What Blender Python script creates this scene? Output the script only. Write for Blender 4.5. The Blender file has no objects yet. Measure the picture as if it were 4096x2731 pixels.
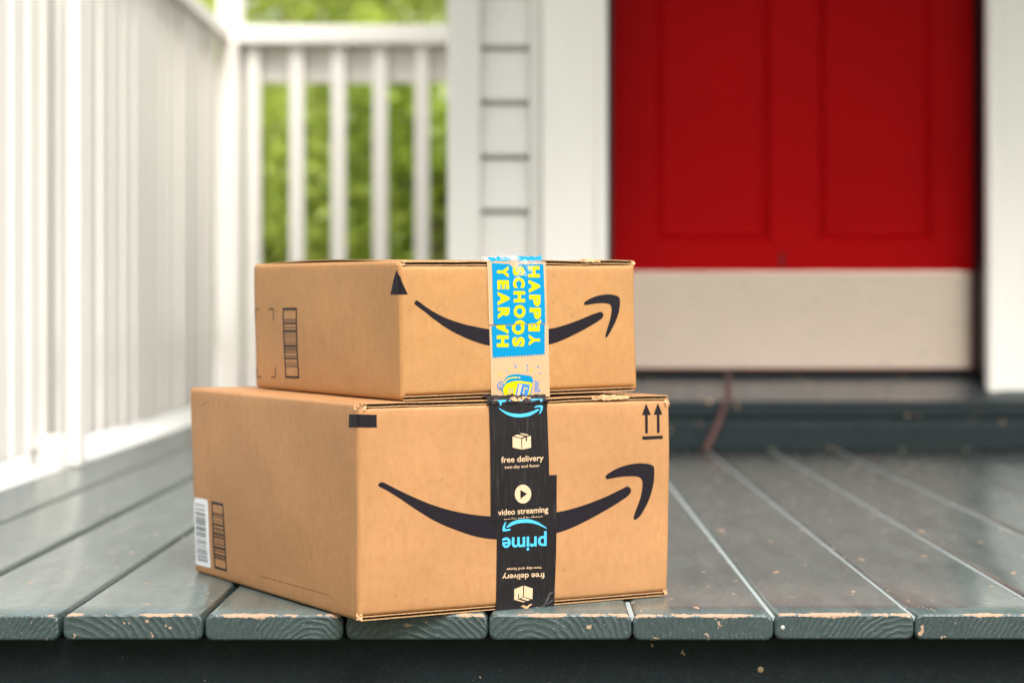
import bpy, bmesh, math, random
from mathutils import Vector, Matrix, noise as mnoise
from mathutils.geometry import tessellate_polygon

# ------------------------------------------------------------------ camera
FPX, U0, V0 = 7800.0, 2120.0, 1232.0          # focal length and vanishing point of the deck boards, px of the 4096 wide photo
DCAM, HCAM = 1.961, 0.3075                    # camera in front of the deck edge / above the deck, metres
CAM = Vector((0.0, -DCAM, HCAM))
scene = bpy.context.scene
cd = bpy.data.cameras.new('camera'); cam = bpy.data.objects.new('camera', cd)
scene.collection.objects.link(cam); scene.camera = cam
cam.location = CAM; cam.rotation_euler = (math.radians(90), 0, 0)
cd.sensor_width = 36.0; cd.lens = FPX / 4096 * 36
cd.shift_x = (2048 - U0) / 4096; cd.shift_y = -(1365.5 - V0) / 4096
cd.clip_start = 0.05; cd.clip_end = 600
cd.dof.use_dof = True; cd.dof.focus_distance = 1.965; cd.dof.aperture_fstop = 3.6

# ------------------------------------------------------------------ light
SUN_EL, SUN_AZ = 52.0, 157.0                  # degrees; azimuth clockwise from +Y (behind the camera, to the right)
w = bpy.data.worlds.new('World'); scene.world = w; w.use_nodes = True
nt = w.node_tree; nt.nodes.clear()
sky = nt.nodes.new('ShaderNodeTexSky'); sky.sky_type = 'NISHITA'; sky.sun_disc = False
sky.sun_elevation = math.radians(SUN_EL); sky.sun_rotation = math.radians(SUN_AZ)
sky.air_density = 1.0; sky.dust_density = 4.0; sky.ozone_density = 1.0
hs = nt.nodes.new('ShaderNodeHueSaturation'); hs.inputs['Saturation'].default_value = 0.06
bg = nt.nodes.new('ShaderNodeBackground'); bg.inputs['Strength'].default_value = 0.15
wo = nt.nodes.new('ShaderNodeOutputWorld')
nt.links.new(sky.outputs[0], hs.inputs['Color']); nt.links.new(hs.outputs[0], bg.inputs[0]); nt.links.new(bg.outputs[0], wo.inputs[0])
sl = bpy.data.lights.new('sun', 'SUN'); sun = bpy.data.objects.new('sun', sl); scene.collection.objects.link(sun)
sl.energy = 1.25; sl.angle = math.radians(28); sl.color = (1.0, 0.92, 0.82)
el, az = math.radians(SUN_EL), math.radians(SUN_AZ)
sdir = Vector((math.sin(az) * math.cos(el), math.cos(az) * math.cos(el), math.sin(el)))
sun.rotation_euler = sdir.to_track_quat('Z', 'Y').to_euler(); sun.location = sdir * 30
scene.view_settings.view_transform = 'Standard'; scene.view_settings.look = 'None'
scene.view_settings.exposure = 1.27; scene.view_settings.gamma = 1.0
scene.view_settings.use_curve_mapping = False
scene.cycles.max_bounces = 6; scene.cycles.diffuse_bounces = 4

# ------------------------------------------------------------------ helpers
col = scene.collection
rnd = random.Random(7)

def ray(u, v):
    return Vector(((u - U0) / FPX, 1.0, (V0 - v) / FPX))
def on_z(u, v, z=0.0):
    d = ray(u, v); return CAM + d * ((z - CAM.z) / d.z)
def X_at(u, zd): return (u - U0) * zd / FPX
def Z_at(v, zd): return HCAM - (v - V0) * zd / FPX

def mesh_obj(name, verts, faces, mat, parent=None, smooth=False):
    me = bpy.data.meshes.new(name); me.from_pydata([tuple(v) for v in verts], [], faces); me.update()
    return link_mesh(name, me, mat, parent, smooth)
def link_mesh(name, me, mat, parent=None, smooth=False):
    o = bpy.data.objects.new(name, me); col.objects.link(o)
    if mat is not None and not me.materials: me.materials.append(mat)
    if parent is not None: o.parent = parent
    if smooth:
        for p in me.polygons: p.use_smooth = True
    return o
def bm_obj(name, bm, mat, parent=None, smooth=False):
    me = bpy.data.meshes.new(name); bm.normal_update(); bm.to_mesh(me); bm.free()
    return link_mesh(name, me, mat, parent, smooth)
def box_bm(bm, lo, hi, bevel=0.0, seg=2):
    ps = [(x, y, z) for x in (lo[0], hi[0]) for y in (lo[1], hi[1]) for z in (lo[2], hi[2])]
    vs = [bm.verts.new(p) for p in ps]
    fs = [bm.faces.new([vs[i] for i in f]) for f in ((0,1,3,2),(4,6,7,5),(0,4,5,1),(2,3,7,6),(0,2,6,4),(1,5,7,3))]
    if bevel > 0:
        es = list({e for f in fs for e in f.edges})
        bmesh.ops.bevel(bm, geom=es, offset=bevel, segments=seg, profile=0.5, affect='EDGES')
    return bm
def box(name, lo, hi, mat, parent=None, bevel=0.002, seg=2):
    c = [(lo[i] + hi[i]) / 2 for i in range(3)]
    bm = bmesh.new(); box_bm(bm, [lo[i]-c[i] for i in range(3)], [hi[i]-c[i] for i in range(3)], bevel, seg)
    o = bm_obj(name, bm, mat, parent); o.location = c
    return o
def empty(name, loc=(0, 0, 0)):
    o = bpy.data.objects.new(name, None); o.empty_display_size = 0.1; col.objects.link(o); o.location = loc; return o
def tag(o, label=None, cat=None, group=None, kind=None):
    if label: o['label'] = label
    if cat: o['category'] = cat
    if group: o['group'] = group
    if kind: o['kind'] = kind
    return o
def prism(name, prof, x0, x1, mat, parent=None):          # profile in (y, z), swept along x
    n = len(prof); vs = [(x0, y, z) for y, z in prof] + [(x1, y, z) for y, z in prof]
    fs = [(i, (i+1) % n, n + (i+1) % n, n + i) for i in range(n)] + [tuple(range(n))[::-1], tuple(range(n, 2*n))]
    o = mesh_obj(name, vs, fs, mat, parent)
    bm = bmesh.new(); bm.from_mesh(o.data); bmesh.ops.recalc_face_normals(bm, faces=bm.faces); bm.to_mesh(o.data); bm.free()
    return o

# ------------------------------------------------------------------ materials
class N:
    def __init__(s, name):
        s.m = bpy.data.materials.new(name); s.m.use_nodes = True; s.t = s.m.node_tree
        s.b = s.t.nodes['Principled BSDF']; s.out = s.t.nodes['Material Output']
    def n(s, typ, **kw):
        x = s.t.nodes.new(typ)
        for k, v in kw.items():
            if k in x.inputs: x.inputs[k].default_value = v
            else: setattr(x, k, v)
        return x
    def l(s, a, b): s.t.links.new(a, b)
    def obj(s): return s.n('ShaderNodeTexCoord').outputs['Object']
    def mapped(s, src, scale, loc=(0, 0, 0)):
        m = s.n('ShaderNodeMapping'); m.inputs['Scale'].default_value = scale; m.inputs['Location'].default_value = loc
        s.l(src, m.inputs['Vector']); return m.outputs[0]
    def noise(s, vec, scale, detail=3.0, rough=0.55):
        x = s.n('ShaderNodeTexNoise'); x.inputs['Scale'].default_value = scale
        x.inputs['Detail'].default_value = detail; x.inputs['Roughness'].default_value = rough
        if vec is not None: s.l(vec, x.inputs['Vector'])
        return x.outputs['Fac']
    def ramp(s, fac, stops):
        x = s.n('ShaderNodeValToRGB'); e = x.color_ramp.elements
        while len(e) < len(stops): e.new(0.5)
        for i, (p, c) in enumerate(stops):
            e[i].position = p; e[i].color = (c, c, c, 1) if not isinstance(c, tuple) else c + (1,)
        s.l(fac, x.inputs[0]); return x.outputs[0]
    def math(s, op, a, b=None, c=None, clamp=False):
        x = s.n('ShaderNodeMath'); x.operation = op; x.use_clamp = clamp
        for i, q in enumerate((a, b, c)):
            if q is None: continue
            if isinstance(q, (int, float)): x.inputs[i].default_value = q
            else: s.l(q, x.inputs[i])
        return x.outputs[0]
    def mix(s, fac, a, b):
        x = s.n('ShaderNodeMix'); x.data_type = 'RGBA'
        for i, q in ((0, fac), (6, a), (7, b)):
            if isinstance(q, (int, float)): x.inputs[i].default_value = q
            elif isinstance(q, tuple): x.inputs[i].default_value = q + (1,)
            else: s.l(q, x.inputs[i])
        return x.outputs[2]
    def bump(s, h, strength, dist, prev=None):
        x = s.n('ShaderNodeBump'); x.inputs['Strength'].default_value = strength; x.inputs['Distance'].default_value = dist
        s.l(h, x.inputs['Height'])
        if prev is not None: s.l(prev, x.inputs['Normal'])
        s.l(x.outputs[0], s.b.inputs['Normal']); return x.outputs[0]
    def set(s, **kw):
        for k, v in kw.items():
            k = k.replace('_', ' ')
            if isinstance(v, tuple) and len(v) == 3: v = v + (1,)
            if hasattr(v, 'links') and not isinstance(v, (int, float, tuple)): s.l(v, s.b.inputs[k])
            else: s.b.inputs[k].default_value = v
        return s

def mat_plain(name, color, rough=0.5, var=0.12, scale=20.0, spec=0.5, metallic=0.0, bump=0.0):
    n = N(name); o = n.obj(); f = n.noise(o, scale, 4)
    dark = tuple(c * (1 - var) for c in color); lite = tuple(min(1, c * (1 + var)) for c in color)
    c = n.mix(f, dark, lite); n.l(c, n.b.inputs['Base Color'])
    n.b.inputs['Roughness'].default_value = rough; n.b.inputs['Specular IOR Level'].default_value = spec
    n.b.inputs['Metallic'].default_value = metallic
    if bump: n.bump(f, 0.3, bump)
    return n.m

def mat_kraft(name, base, flute='x'):
    n = N(name); o = n.obj()
    big = n.noise(o, 9, 3); mid = n.noise(n.mapped(o, (1, 1, 0.6)), 130, 5, 0.7); fine = n.noise(o, 900, 3, 0.7)
    b = Vector(base)
    c = n.mix(n.ramp(big, [(0.3, 0.0), (0.7, 1.0)]), tuple(b * 0.91), tuple(b * 1.07))
    c = n.mix(n.math('MULTIPLY', n.ramp(mid, [(0.33, 1.0), (0.6, 0.0)]), 0.48), c, tuple(b[i] * q for i, q in enumerate((0.80, 0.72, 0.62))))
    c = n.mix(n.math('MULTIPLY', n.ramp(fine, [(0.56, 0.0), (0.74, 1.0)]), 0.32), c, tuple(min(1, q * 1.35) for q in b))
    spots = n.noise(o, 240, 1, 0.3)
    c = n.mix(n.math('MULTIPLY', n.ramp(spots, [(0.76, 0.0), (0.80, 1.0)]), 0.5), c, tuple(b * 0.45))
    n.l(c, n.b.inputs['Base Color'])
    n.b.inputs['Roughness'].default_value = 0.58; n.b.inputs['Specular IOR Level'].default_value = 0.34
    w = n.n('ShaderNodeTexWave'); w.wave_type = 'BANDS'; w.bands_direction = 'DIAGONAL'; w.inputs['Scale'].default_value = 62
    w.inputs['Distortion'].default_value = 0.6; w.inputs['Detail'].default_value = 1
    n.l(n.mapped(o, (1, 1, 0)), w.inputs['Vector'])
    p = n.bump(w.outputs['Fac'], 0.10, 0.0005)
    p = n.bump(big, 0.35, 0.006, p)
    n.bump(mid, 0.10, 0.0008, p)
    return n.m

def mat_ink(name, color, rough=0.45, wear=0.06):
    n = N(name); o = n.obj(); f = n.noise(o, 420, 3, 0.7)
    c = n.mix(n.math('MULTIPLY', n.ramp(f, [(0.55, 0.0), (0.8, 1.0)]), wear * 4), color, tuple(min(1, q + wear * 0.6) for q in color))
    n.l(c, n.b.inputs['Base Color']); n.b.inputs['Roughness'].default_value = rough
    n.b.inputs['Specular IOR Level'].default_value = 0.14
    return n.m

def mat_board(name, paint, wood, top_front_wear=True, chip=0.805, gloss=0.13, spec=0.85):
    """dark painted boards: x across, y along (front end at y=0), z up (top at z=0), object space"""
    n = N(name); o = n.obj(); info = n.n('ShaderNodeObjectInfo'); rv = info.outputs['Random']
    sep = n.n('ShaderNodeSeparateXYZ'); n.l(o, sep.inputs[0]); x, y, z = sep.outputs
    off = n.n('ShaderNodeCombineXYZ'); n.l(n.math('MULTIPLY', rv, 37.0), off.inputs[0]); n.l(n.math('MULTIPLY', rv, 11.0), off.inputs[1])
    va = n.n('ShaderNodeVectorMath'); va.operation = 'ADD'; n.l(o, va.inputs[0]); n.l(off.outputs[0], va.inputs[1]); ov = va.outputs[0]
    p = Vector(paint)
    c = n.mix(n.noise(n.mapped(ov, (1, 0.25, 1)), 14, 4), tuple(p * 0.72), tuple(p * 1.28))
    c = n.mix(n.math('MULTIPLY', n.ramp(n.noise(n.mapped(ov, (1.0, 0.06, 1)), 120, 5, 0.7), [(0.5, 0.0), (0.75, 1.0)]), 0.5), c, tuple(min(1, q * 1.7 + 0.01) for q in p))
    # upward faces painted paler in patches, in place of the light they catch
    geo = n.n('ShaderNodeNewGeometry'); gs = n.n('ShaderNodeSeparateXYZ'); n.l(geo.outputs['Normal'], gs.inputs[0])
    upf = n.math('MULTIPLY', n.math('GREATER_THAN', gs.outputs[2], 0.8), 1.0 if top_front_wear else 0.12)
    top_sheen = n.math('MULTIPLY', upf, n.math('ADD', 0.22, n.math('MULTIPLY', n.ramp(n.noise(n.mapped(ov, (1, 0.2, 1)), 30, 5, 0.7), [(0.35, 0.0), (0.7, 1.0)]), 0.30)))
    c = n.mix(top_sheen, c, (0.195, 0.25, 0.24))
    # fine pale scuffs
    sc = n.noise(n.mapped(ov, (1, 1.0, 1)), 330, 3, 0.75)
    c = n.mix(n.math('MULTIPLY', n.ramp(sc, [(0.60, 0.0), (0.70, 1.0)]), 0.55 if top_front_wear else 0.12), c, (0.17, 0.20, 0.195))
    # paint chips down to the wood
    ch = n.noise(n.mapped(ov, (1.0, 0.42, 1)), 62, 3, 0.55); clus = n.noise(ov, 7, 2)
    chm = n.ramp(n.math('ADD', ch, n.math('MULTIPLY', clus, 0.22)), [(chip, 0.0), (chip + 0.007, 1.0)])
    sc2 = n.noise(n.mapped(ov, (5.0, 0.35, 1)), 55, 3, 0.5)
    chm = n.math('MAXIMUM', chm, n.ramp(sc2, [(0.765 + chip - 0.805, 0.0), (0.775 + chip - 0.805, 1.0)]))
    wear = chm
    if top_front_wear:
        nz = n.noise(n.mapped(ov, (1, 1, 1)), 95, 4, 0.65); nz2 = n.noise(ov, 17, 2)
        edge = n.math('ADD', n.math('MULTIPLY', n.math('SUBTRACT', nz, 0.5), 0.034), n.math('ADD', n.math('MULTIPLY', n.math('SUBTRACT', nz2, 0.5), 0.040), n.math('ADD', 0.0060, n.math('MULTIPLY', n.math('FRACT', n.math('MULTIPLY', rv, 13.7)), 0.009))))
        d_top = n.math('ADD', y, n.math('MULTIPLY', n.math('ABSOLUTE', n.math('ADD', z, 0.0005)), 3.2))   # distance from the top front arris
        em = n.math('LESS_THAN', n.math('ADD', d_top, 0.0053), edge)
        wear = n.math('MAXIMUM', wear, em)
        side = n.math('ADD', n.math('MULTIPLY', n.noise(ov, 60, 3), 1.0), 0.0)
    c = n.mix(wear, c, n.mix(n.noise(n.mapped(ov, (1, 0.1, 1)), 300, 3), tuple(Vector(wood) * 0.7), wood))
    n.l(c, n.b.inputs['Base Color'])
    rough = n.math('ADD', gloss, n.math('MULTIPLY', n.noise(n.mapped(ov, (1, 0.3, 1)), 45, 4, 0.7), 0.22))
    isend0 = n.math('LESS_THAN', gs.outputs[1], -0.6)
    n.l(n.math('ADD', n.math('ADD', rough, n.math('MULTIPLY', isend0, 0.22)), n.math('MULTIPLY', wear, 0.3)), n.b.inputs['Roughness'])
    n.b.inputs['Specular IOR Level'].default_value = spec
    # end grain rings
    cx = n.math('MULTIPLY', n.math('SUBTRACT', rv, 0.35), 0.22); cz = n.math('SUBTRACT', n.math('MULTIPLY', n.math('FRACT', n.math('MULTIPLY', rv, 7.3)), 0.06), 0.085)
    dx = n.math('SUBTRACT', x, cx); dz = n.math('SUBTRACT', z, cz)
    r = n.math('SQRT', n.math('ADD', n.math('MULTIPLY', dx, dx), n.math('MULTIPLY', dz, dz)))
    r = n.math('ADD', r, n.math('MULTIPLY', n.noise(ov, 34, 4, 0.65), 0.014))
    ring = n.math('PINGPONG', n.math('MULTIPLY', r, n.math('ADD', 260.0, n.math('MULTIPLY', rv, 160.0))), 1.0)
    ring = n.math('MULTIPLY', ring, n.math('ADD', 0.25, n.noise(ov, 45, 2)))
    ring = n.math('POWER', ring, 1.6)
    isend = n.math('LESS_THAN', gs.outputs[1], -0.6)
    h = n.math('MULTIPLY', ring, isend) if top_front_wear else n.noise(ov, 90, 3)
    pz = n.bump(h, 0.6, 0.0011 if top_front_wear else 0.0002)
    pz = n.bump(n.math('MULTIPLY', n.noise(ov, 520, 3, 0.7), isend), 0.30, 0.0012, pz)
    grain = n.noise(n.mapped(ov, (1.0, 0.04, 1)), 210, 4, 0.7)
    pz = n.bump(grain, 0.10, 0.0006, pz)
    n.bump(wear, 0.25, 0.0005, pz)
    return n.m

def mat_leaf(name, dark, lite, trans):
    n = N(name); info = n.n('ShaderNodeNewGeometry')
    f = n.math('ADD', n.math('MULTIPLY', info.outputs['Random Per Island'], 0.45), n.math('MULTIPLY', n.ramp(n.noise(n.obj(), 2.6, 2), [(0.36, 0.0), (0.64, 1.0)]), 0.55))
    c = n.mix(f, dark, lite); n.l(c, n.b.inputs['Base Color']); n.b.inputs['Roughness'].default_value = 0.3
    tr = n.n('ShaderNodeBsdfTranslucent'); n.l(n.mix(f, tuple(q * 0.35 for q in trans), trans), tr.inputs[0])
    mx = n.n('ShaderNodeMixShader'); mx.inputs[0].default_value = 0.55
    n.l(n.b.outputs[0], mx.inputs[1]); n.l(tr.outputs[0], mx.inputs[2]); n.l(mx.outputs[0], n.out.inputs[0])
    return n.m

def mat_white(name, col_=(0.88, 0.845, 0.785)):
    n = N(name); o = n.obj()
    c = n.mix(n.noise(n.mapped(o, (1, 1, 0.12)), 22, 4), tuple(q * 0.93 for q in col_), col_)
    c = n.mix(n.math('MULTIPLY', n.ramp(n.noise(n.mapped(o, (1, 1, 0.3)), 9, 4), [(0.55, 0.0), (0.8, 1.0)]), 0.25), c, tuple(q * 0.8 for q in col_))
    n.l(c, n.b.inputs['Base Color']); n.b.inputs['Roughness'].default_value = 0.42
    n.bump(n.noise(n.mapped(o, (1, 1, 0.1)), 160, 3), 0.15, 0.001)
    return n.m

WHITE = mat_white('white_paint')
WALLW = mat_white('wall_paint', (0.735, 0.71, 0.66))
CEIL = mat_plain('ceiling_paint', (0.30, 0.32, 0.32), 0.6)
BOARD = mat_board('deck_paint', (0.022, 0.041, 0.042), (0.42, 0.27, 0.175), True, 0.795)
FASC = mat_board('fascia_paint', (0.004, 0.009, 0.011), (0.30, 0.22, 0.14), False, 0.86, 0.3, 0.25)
SILLM = mat_board('sill_paint', (0.009, 0.017, 0.019), (0.50, 0.32, 0.18), False, 0.805, 0.42, 0.3)
SEAM = mat_plain('pale_seam_fill', (0.30, 0.34, 0.34), 0.8, 0.35, 60, 0.3)
RED = mat_plain('red_paint', (0.36, 0.002, 0.003), 0.5, 0.10, 5, 0.04)
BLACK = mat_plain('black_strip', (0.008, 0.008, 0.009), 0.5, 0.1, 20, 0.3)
STEEL = None
def mat_kick():
    n = N('kick_plate_metal'); o = n.obj()
    c = n.mix(n.noise(o, 5, 3), (0.74, 0.58, 0.50), (0.83, 0.67, 0.59)); n.l(c, n.b.inputs['Base Color'])
    n.b.inputs['Metallic'].default_value = 0.95
    n.l(n.math('ADD', 0.24, n.math('MULTIPLY', n.noise(n.mapped(o, (0.3, 1, 8)), 40, 4), 0.10)), n.b.inputs['Roughness'])
    n.bump(n.noise(n.mapped(o, (0.05, 1, 1)), 300, 3), 0.08, 0.0005)
    return n.m
STEEL = mat_kick()
CONC = mat_plain('concrete', (0.58, 0.56, 0.53), 0.85, 0.12, 6)
def mat_ground():
    n = N('ground_soil_grass'); o = n.obj()
    c = n.mix(n.ramp(n.noise(o, 0.6, 4), [(0.4, 0.0), (0.6, 1.0)]), (0.10, 0.075, 0.05), (0.06, 0.10, 0.03))
    c = n.mix(n.noise(o, 30, 4), c, (0.12, 0.12, 0.06)); n.l(c, n.b.inputs['Base Color']); n.b.inputs['Roughness'].default_value = 0.9
    n.bump(n.noise(o, 40, 4), 0.6, 0.02); return n.m
GROUND = mat_ground()
KRAFT1 = mat_kraft('kraft_large', (0.435, 0.218, 0.090))
KRAFT2 = mat_kraft('kraft_small', (0.435, 0.221, 0.081))
KEDGE = mat_plain('kraft_cut_edge', (0.46, 0.28, 0.14), 0.85, 0.3, 300, 0.2)
KCORE = mat_plain('kraft_flutes', (0.22, 0.125, 0.065), 0.9, 0.5, 400, 0.1)
KTORN = mat_plain('torn_kraft', (0.56, 0.33, 0.17), 0.8, 0.18, 200, 0.2)
INK = mat_ink('black_ink', (0.013, 0.010, 0.014), 0.5)
def mat_tape():
    n = N('black_tape'); o = n.obj()
    st = n.noise(n.mapped(o, (1, 1, 0.035)), 700, 4, 0.7); pa = n.noise(o, 30, 3)
    c = n.mix(n.math('MULTIPLY', n.ramp(st, [(0.52, 0.0), (0.75, 1.0)]), n.ramp(pa, [(0.35, 0.15), (0.7, 0.9)])), (0.011, 0.009, 0.010), (0.075, 0.068, 0.066))
    n.l(c, n.b.inputs['Base Color']); n.b.inputs['Roughness'].default_value = 0.4; n.b.inputs['Specular IOR Level'].default_value = 0.25
    n.bump(pa, 0.3, 0.003); return n.m
TAPEK = mat_tape()
TAPEC = mat_plain('clear_tape_over_kraft', (0.53, 0.35, 0.205), 0.42, 0.05, 60, 0.2)
BLUE = mat_ink('blue_ink', (0.0, 0.225, 0.45), 0.45, 0.02)
LBLUE = mat_ink('light_blue_ink', (0.075, 0.44, 0.72), 0.4, 0.02)
YELLOW = mat_ink('yellow_ink', (0.70, 0.51, 0.0), 0.5, 0.02)
TANINK = mat_ink('cream_ink', (0.66, 0.46, 0.29), 0.45, 0.03)
STICK = mat_plain('white_sticker', (0.78, 0.79, 0.80), 0.5, 0.02, 30)
GREYINK = mat_ink('grey_ink', (0.09, 0.10, 0.10), 0.5)
FILM = None
def mat_film():
    n = N('clear_film'); n.b.inputs['Base Color'].default_value = (0.92, 0.92, 0.92, 1); n.b.inputs['Roughness'].default_value = 0.18
    n.b.inputs['Alpha'].default_value = 0.16
    return n.m
FILM = mat_film()
CORD = mat_plain('reddish_cord', (0.06, 0.022, 0.018), 0.7, 0.25, 60)

# ------------------------------------------------------------------ ground
g = mesh_obj('ground', [(-250, -250, -0.60), (250, -250, -0.60), (250, 250, -0.60), (-250, 250, -0.60)], [(0, 1, 2, 3)], GROUND)
tag(g, kind='structure')
dr = mesh_obj('driveway', [(-9, -1.0, -0.59), (-1.5, -1.0, -0.59), (-1.5, 45, -0.59), (-9, 45, -0.59)], [(0, 1, 2, 3)], CONC); tag(dr, kind='structure')

# ------------------------------------------------------------------ porch floor
deck = empty('porch_floor', (0, 0, 0)); tag(deck, kind='structure')
YR = 4.257 - DCAM                                   # foot of the door step
YB = 6.02 - DCAM                                    # back railing
TH = 0.0262
edges_px = [(-325, 235), (253, 812), (820, 1373), (1384, 1950), (1955, 2527), (2531, 3094), (3097, 3656), (3659, 4218)]
spans = [(X_at(a, DCAM), X_at(b, DCAM)) for a, b in edges_px]
x = spans[0][0] - 0.0055
for k in range(2):
    spans.insert(0, (x - 0.1385, x)); x -= 0.1385 + 0.005
x = spans[-1][1] + 0.0010
for k in range(6):
    spans.append((x, x + 0.1418)); x += 0.1428
def board_mesh(wd, ln, r=0.0078):
    prof = []
    hw = wd / 2
    for cx, cz, a0 in ((hw - r, -r, 90), (hw - r, -TH + r, 0), (-hw + r, -TH + r, -90), (-hw + r, -r, -180)):
        for k in range(5):
            a = math.radians(a0 - 22.5 * k)
            prof.append((cx + r * math.cos(a), cz + r * math.sin(a)))
    n = len(prof); vs = []
    ys = [0.0, 0.0008, 0.0022, 0.06, ln]; ins = [0.0024, 0.0009, 0.0, 0.0, 0.0]
    for y, q in zip(ys, ins):
        for px_, pz in prof:
            vs.append((px_ * (1 - q / hw), y, (pz + TH/2) * (1 - q / (TH/2)) - TH/2))
    fs = []
    for j in range(len(ys) - 1):
        for i in range(n):
            a, b = j*n + i, j*n + (i+1) % n
            fs.append((a, b, b + n, a + n))
    fs.append(tuple(range(n))); fs.append(tuple(range((len(ys)-1)*n, len(ys)*n))[::-1])
    return vs, fs
brd = random.Random(3)
for i, (a, b) in enumerate(spans):
    ln = (YB + 0.08) if b < -0.18 else YR + 0.02
    vs, fs = board_mesh(b - a, ln)
    o = mesh_obj('deck_board', vs, fs, BOARD, deck)
    bm = bmesh.new(); bm.from_mesh(o.data); bmesh.ops.recalc_face_normals(bm, faces=bm.faces); bm.to_mesh(o.data); bm.free()
    for p in o.data.polygons: p.use_smooth = abs(p.normal.y) < 0.3
    o.location = ((a + b) / 2, brd.uniform(-0.0012, 0.0012), brd.uniform(-0.0008, 0.0004))
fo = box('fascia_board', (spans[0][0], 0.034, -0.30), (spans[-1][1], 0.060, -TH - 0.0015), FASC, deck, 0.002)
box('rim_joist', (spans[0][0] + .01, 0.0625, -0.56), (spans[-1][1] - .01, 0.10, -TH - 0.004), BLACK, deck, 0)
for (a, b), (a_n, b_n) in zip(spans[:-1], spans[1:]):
    if b > 0.05: box('seam_fill', (b - 0.0022, 0.0035, -0.0075), (a_n + 0.0022, YR + 0.01, -0.0034), SEAM, deck, 0.0)  # pale filler strips, only in the seams right of the middle
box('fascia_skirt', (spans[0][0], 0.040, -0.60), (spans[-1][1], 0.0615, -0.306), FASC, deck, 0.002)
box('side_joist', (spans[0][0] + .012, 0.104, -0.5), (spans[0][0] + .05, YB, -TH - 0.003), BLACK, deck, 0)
def nail(u, v, y, rad, parent, mat):
    d = ray(u, v); t = (y - CAM.y) / d.y; p = CAM + d * t
    bm = bmesh.new(); bmesh.ops.create_uvsphere(bm, u_segments=12, v_segments=6, radius=rad)
    for q in bm.verts: q.co.y *= 0.3
    o = bm_obj('nail', bm, mat, parent, True); o.location = p; return o
RUST = mat_plain('rusty_nail', (0.30, 0.20, 0.12), 0.6, 0.4, 300, 0.4, 0.3)
ZINC = mat_plain('pale_nail', (0.7, 0.7, 0.7), 0.35, 0.1, 300, 0.5, 0.6)
nail(3042, 2677, 0.034, 0.0034, deck, RUST); nail(3131, 2509, 0.0005, 0.0022, deck, ZINC)

# ------------------------------------------------------------------ railings
rl = empty('picket_railing', (-0.96, 1.5, 0)); tag(rl, 'long white picket railing running down the left side of the porch', 'railing')
def local(o): o.matrix_parent_inverse = o.parent.matrix_basis.inverted(); return o
XR = -0.952
pk = None
y0 = X = None
pitch, pw = 0.1245, 0.098
yy = 3.585 - DCAM - pitch * 9
zb = 0.031
i = 0
while yy < YB - 0.10:
    if pk is None:
        bm = bmesh.new(); box_bm(bm, (-0.020, 0, zb), (0, pw, 1.125), 0.004, 2)
        pk = bm_obj('picket', bm, WHITE, rl); o = pk
    else:
        o = pk.copy(); col.objects.link(o)
    local(o); o.location = (XR + rnd.uniform(-0.002, 0.002), yy + rnd.uniform(-0.002, 0.002), rnd.uniform(-0.004, 0.004))
    o.rotation_euler = (0, 0, rnd.uniform(-0.03, 0.03))
    yy += pitch; i += 1
ys, ye = 3.585 - DCAM - pitch * 9 - 0.02, YB - 0.02
local(box('top_rail', (XR - 0.075, ys, 1.127), (XR + 0.028, ye, 1.166), WHITE, rl, 0.004))
local(box('upper_rail', (XR - 0.062, ys, 1.02), (XR - 0.0235, ye, 1.105), WHITE, rl, 0.003))
local(box('lower_rail', (XR - 0.062, ys, 0.15), (XR - 0.0235, ye, 0.235), WHITE, rl, 0.003))
zp = 3.775
local(box('support_post', (X_at(262, zp), zp - DCAM, 0.001), (X_at(262, zp) + 0.029, zp - DCAM + 0.045, 1.1), WALLW, rl, 0.003))  # duller wall paint tones down the sunlit face, in place of shade
local(box('support_block', (XR - 0.02, zp - DCAM + 0.012, 0.001), (X_at(262, zp) - 0.001, zp - DCAM + 0.05, 0.06), WALLW, rl, 0.003))
# a second post, further along, hidden by the corner column: the front newel, out of the frame
local(box('newel_post', (XR - 0.08, ys - 0.12, -0.58), (XR + 0.02, ys - 0.021, 1.25), WHITE, rl, 0.004))

pc = empty('porch_column', (-0.935, YB, -0.6)); tag(pc, 'square white corner column where the two porch railings meet', 'column')
xc0, xc1 = X_at(882, 5.98), X_at(955, 5.98)
for nm, lo, hi in (('shaft', (xc0 - 0.015, YB - 0.02, -0.59), (xc1, YB + 0.10, 1.95)), ('base_trim', (xc0 - 0.06, YB - 0.03, -0.589), (xc1 + 0.012, YB + 0.112, -0.45)), ('capital', (xc0 - 0.06, YB - 0.03, 1.90), (xc1 + 0.012, YB + 0.112, 1.98))):
    local(box(nm, lo, hi, WHITE, pc, 0.004))

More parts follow.
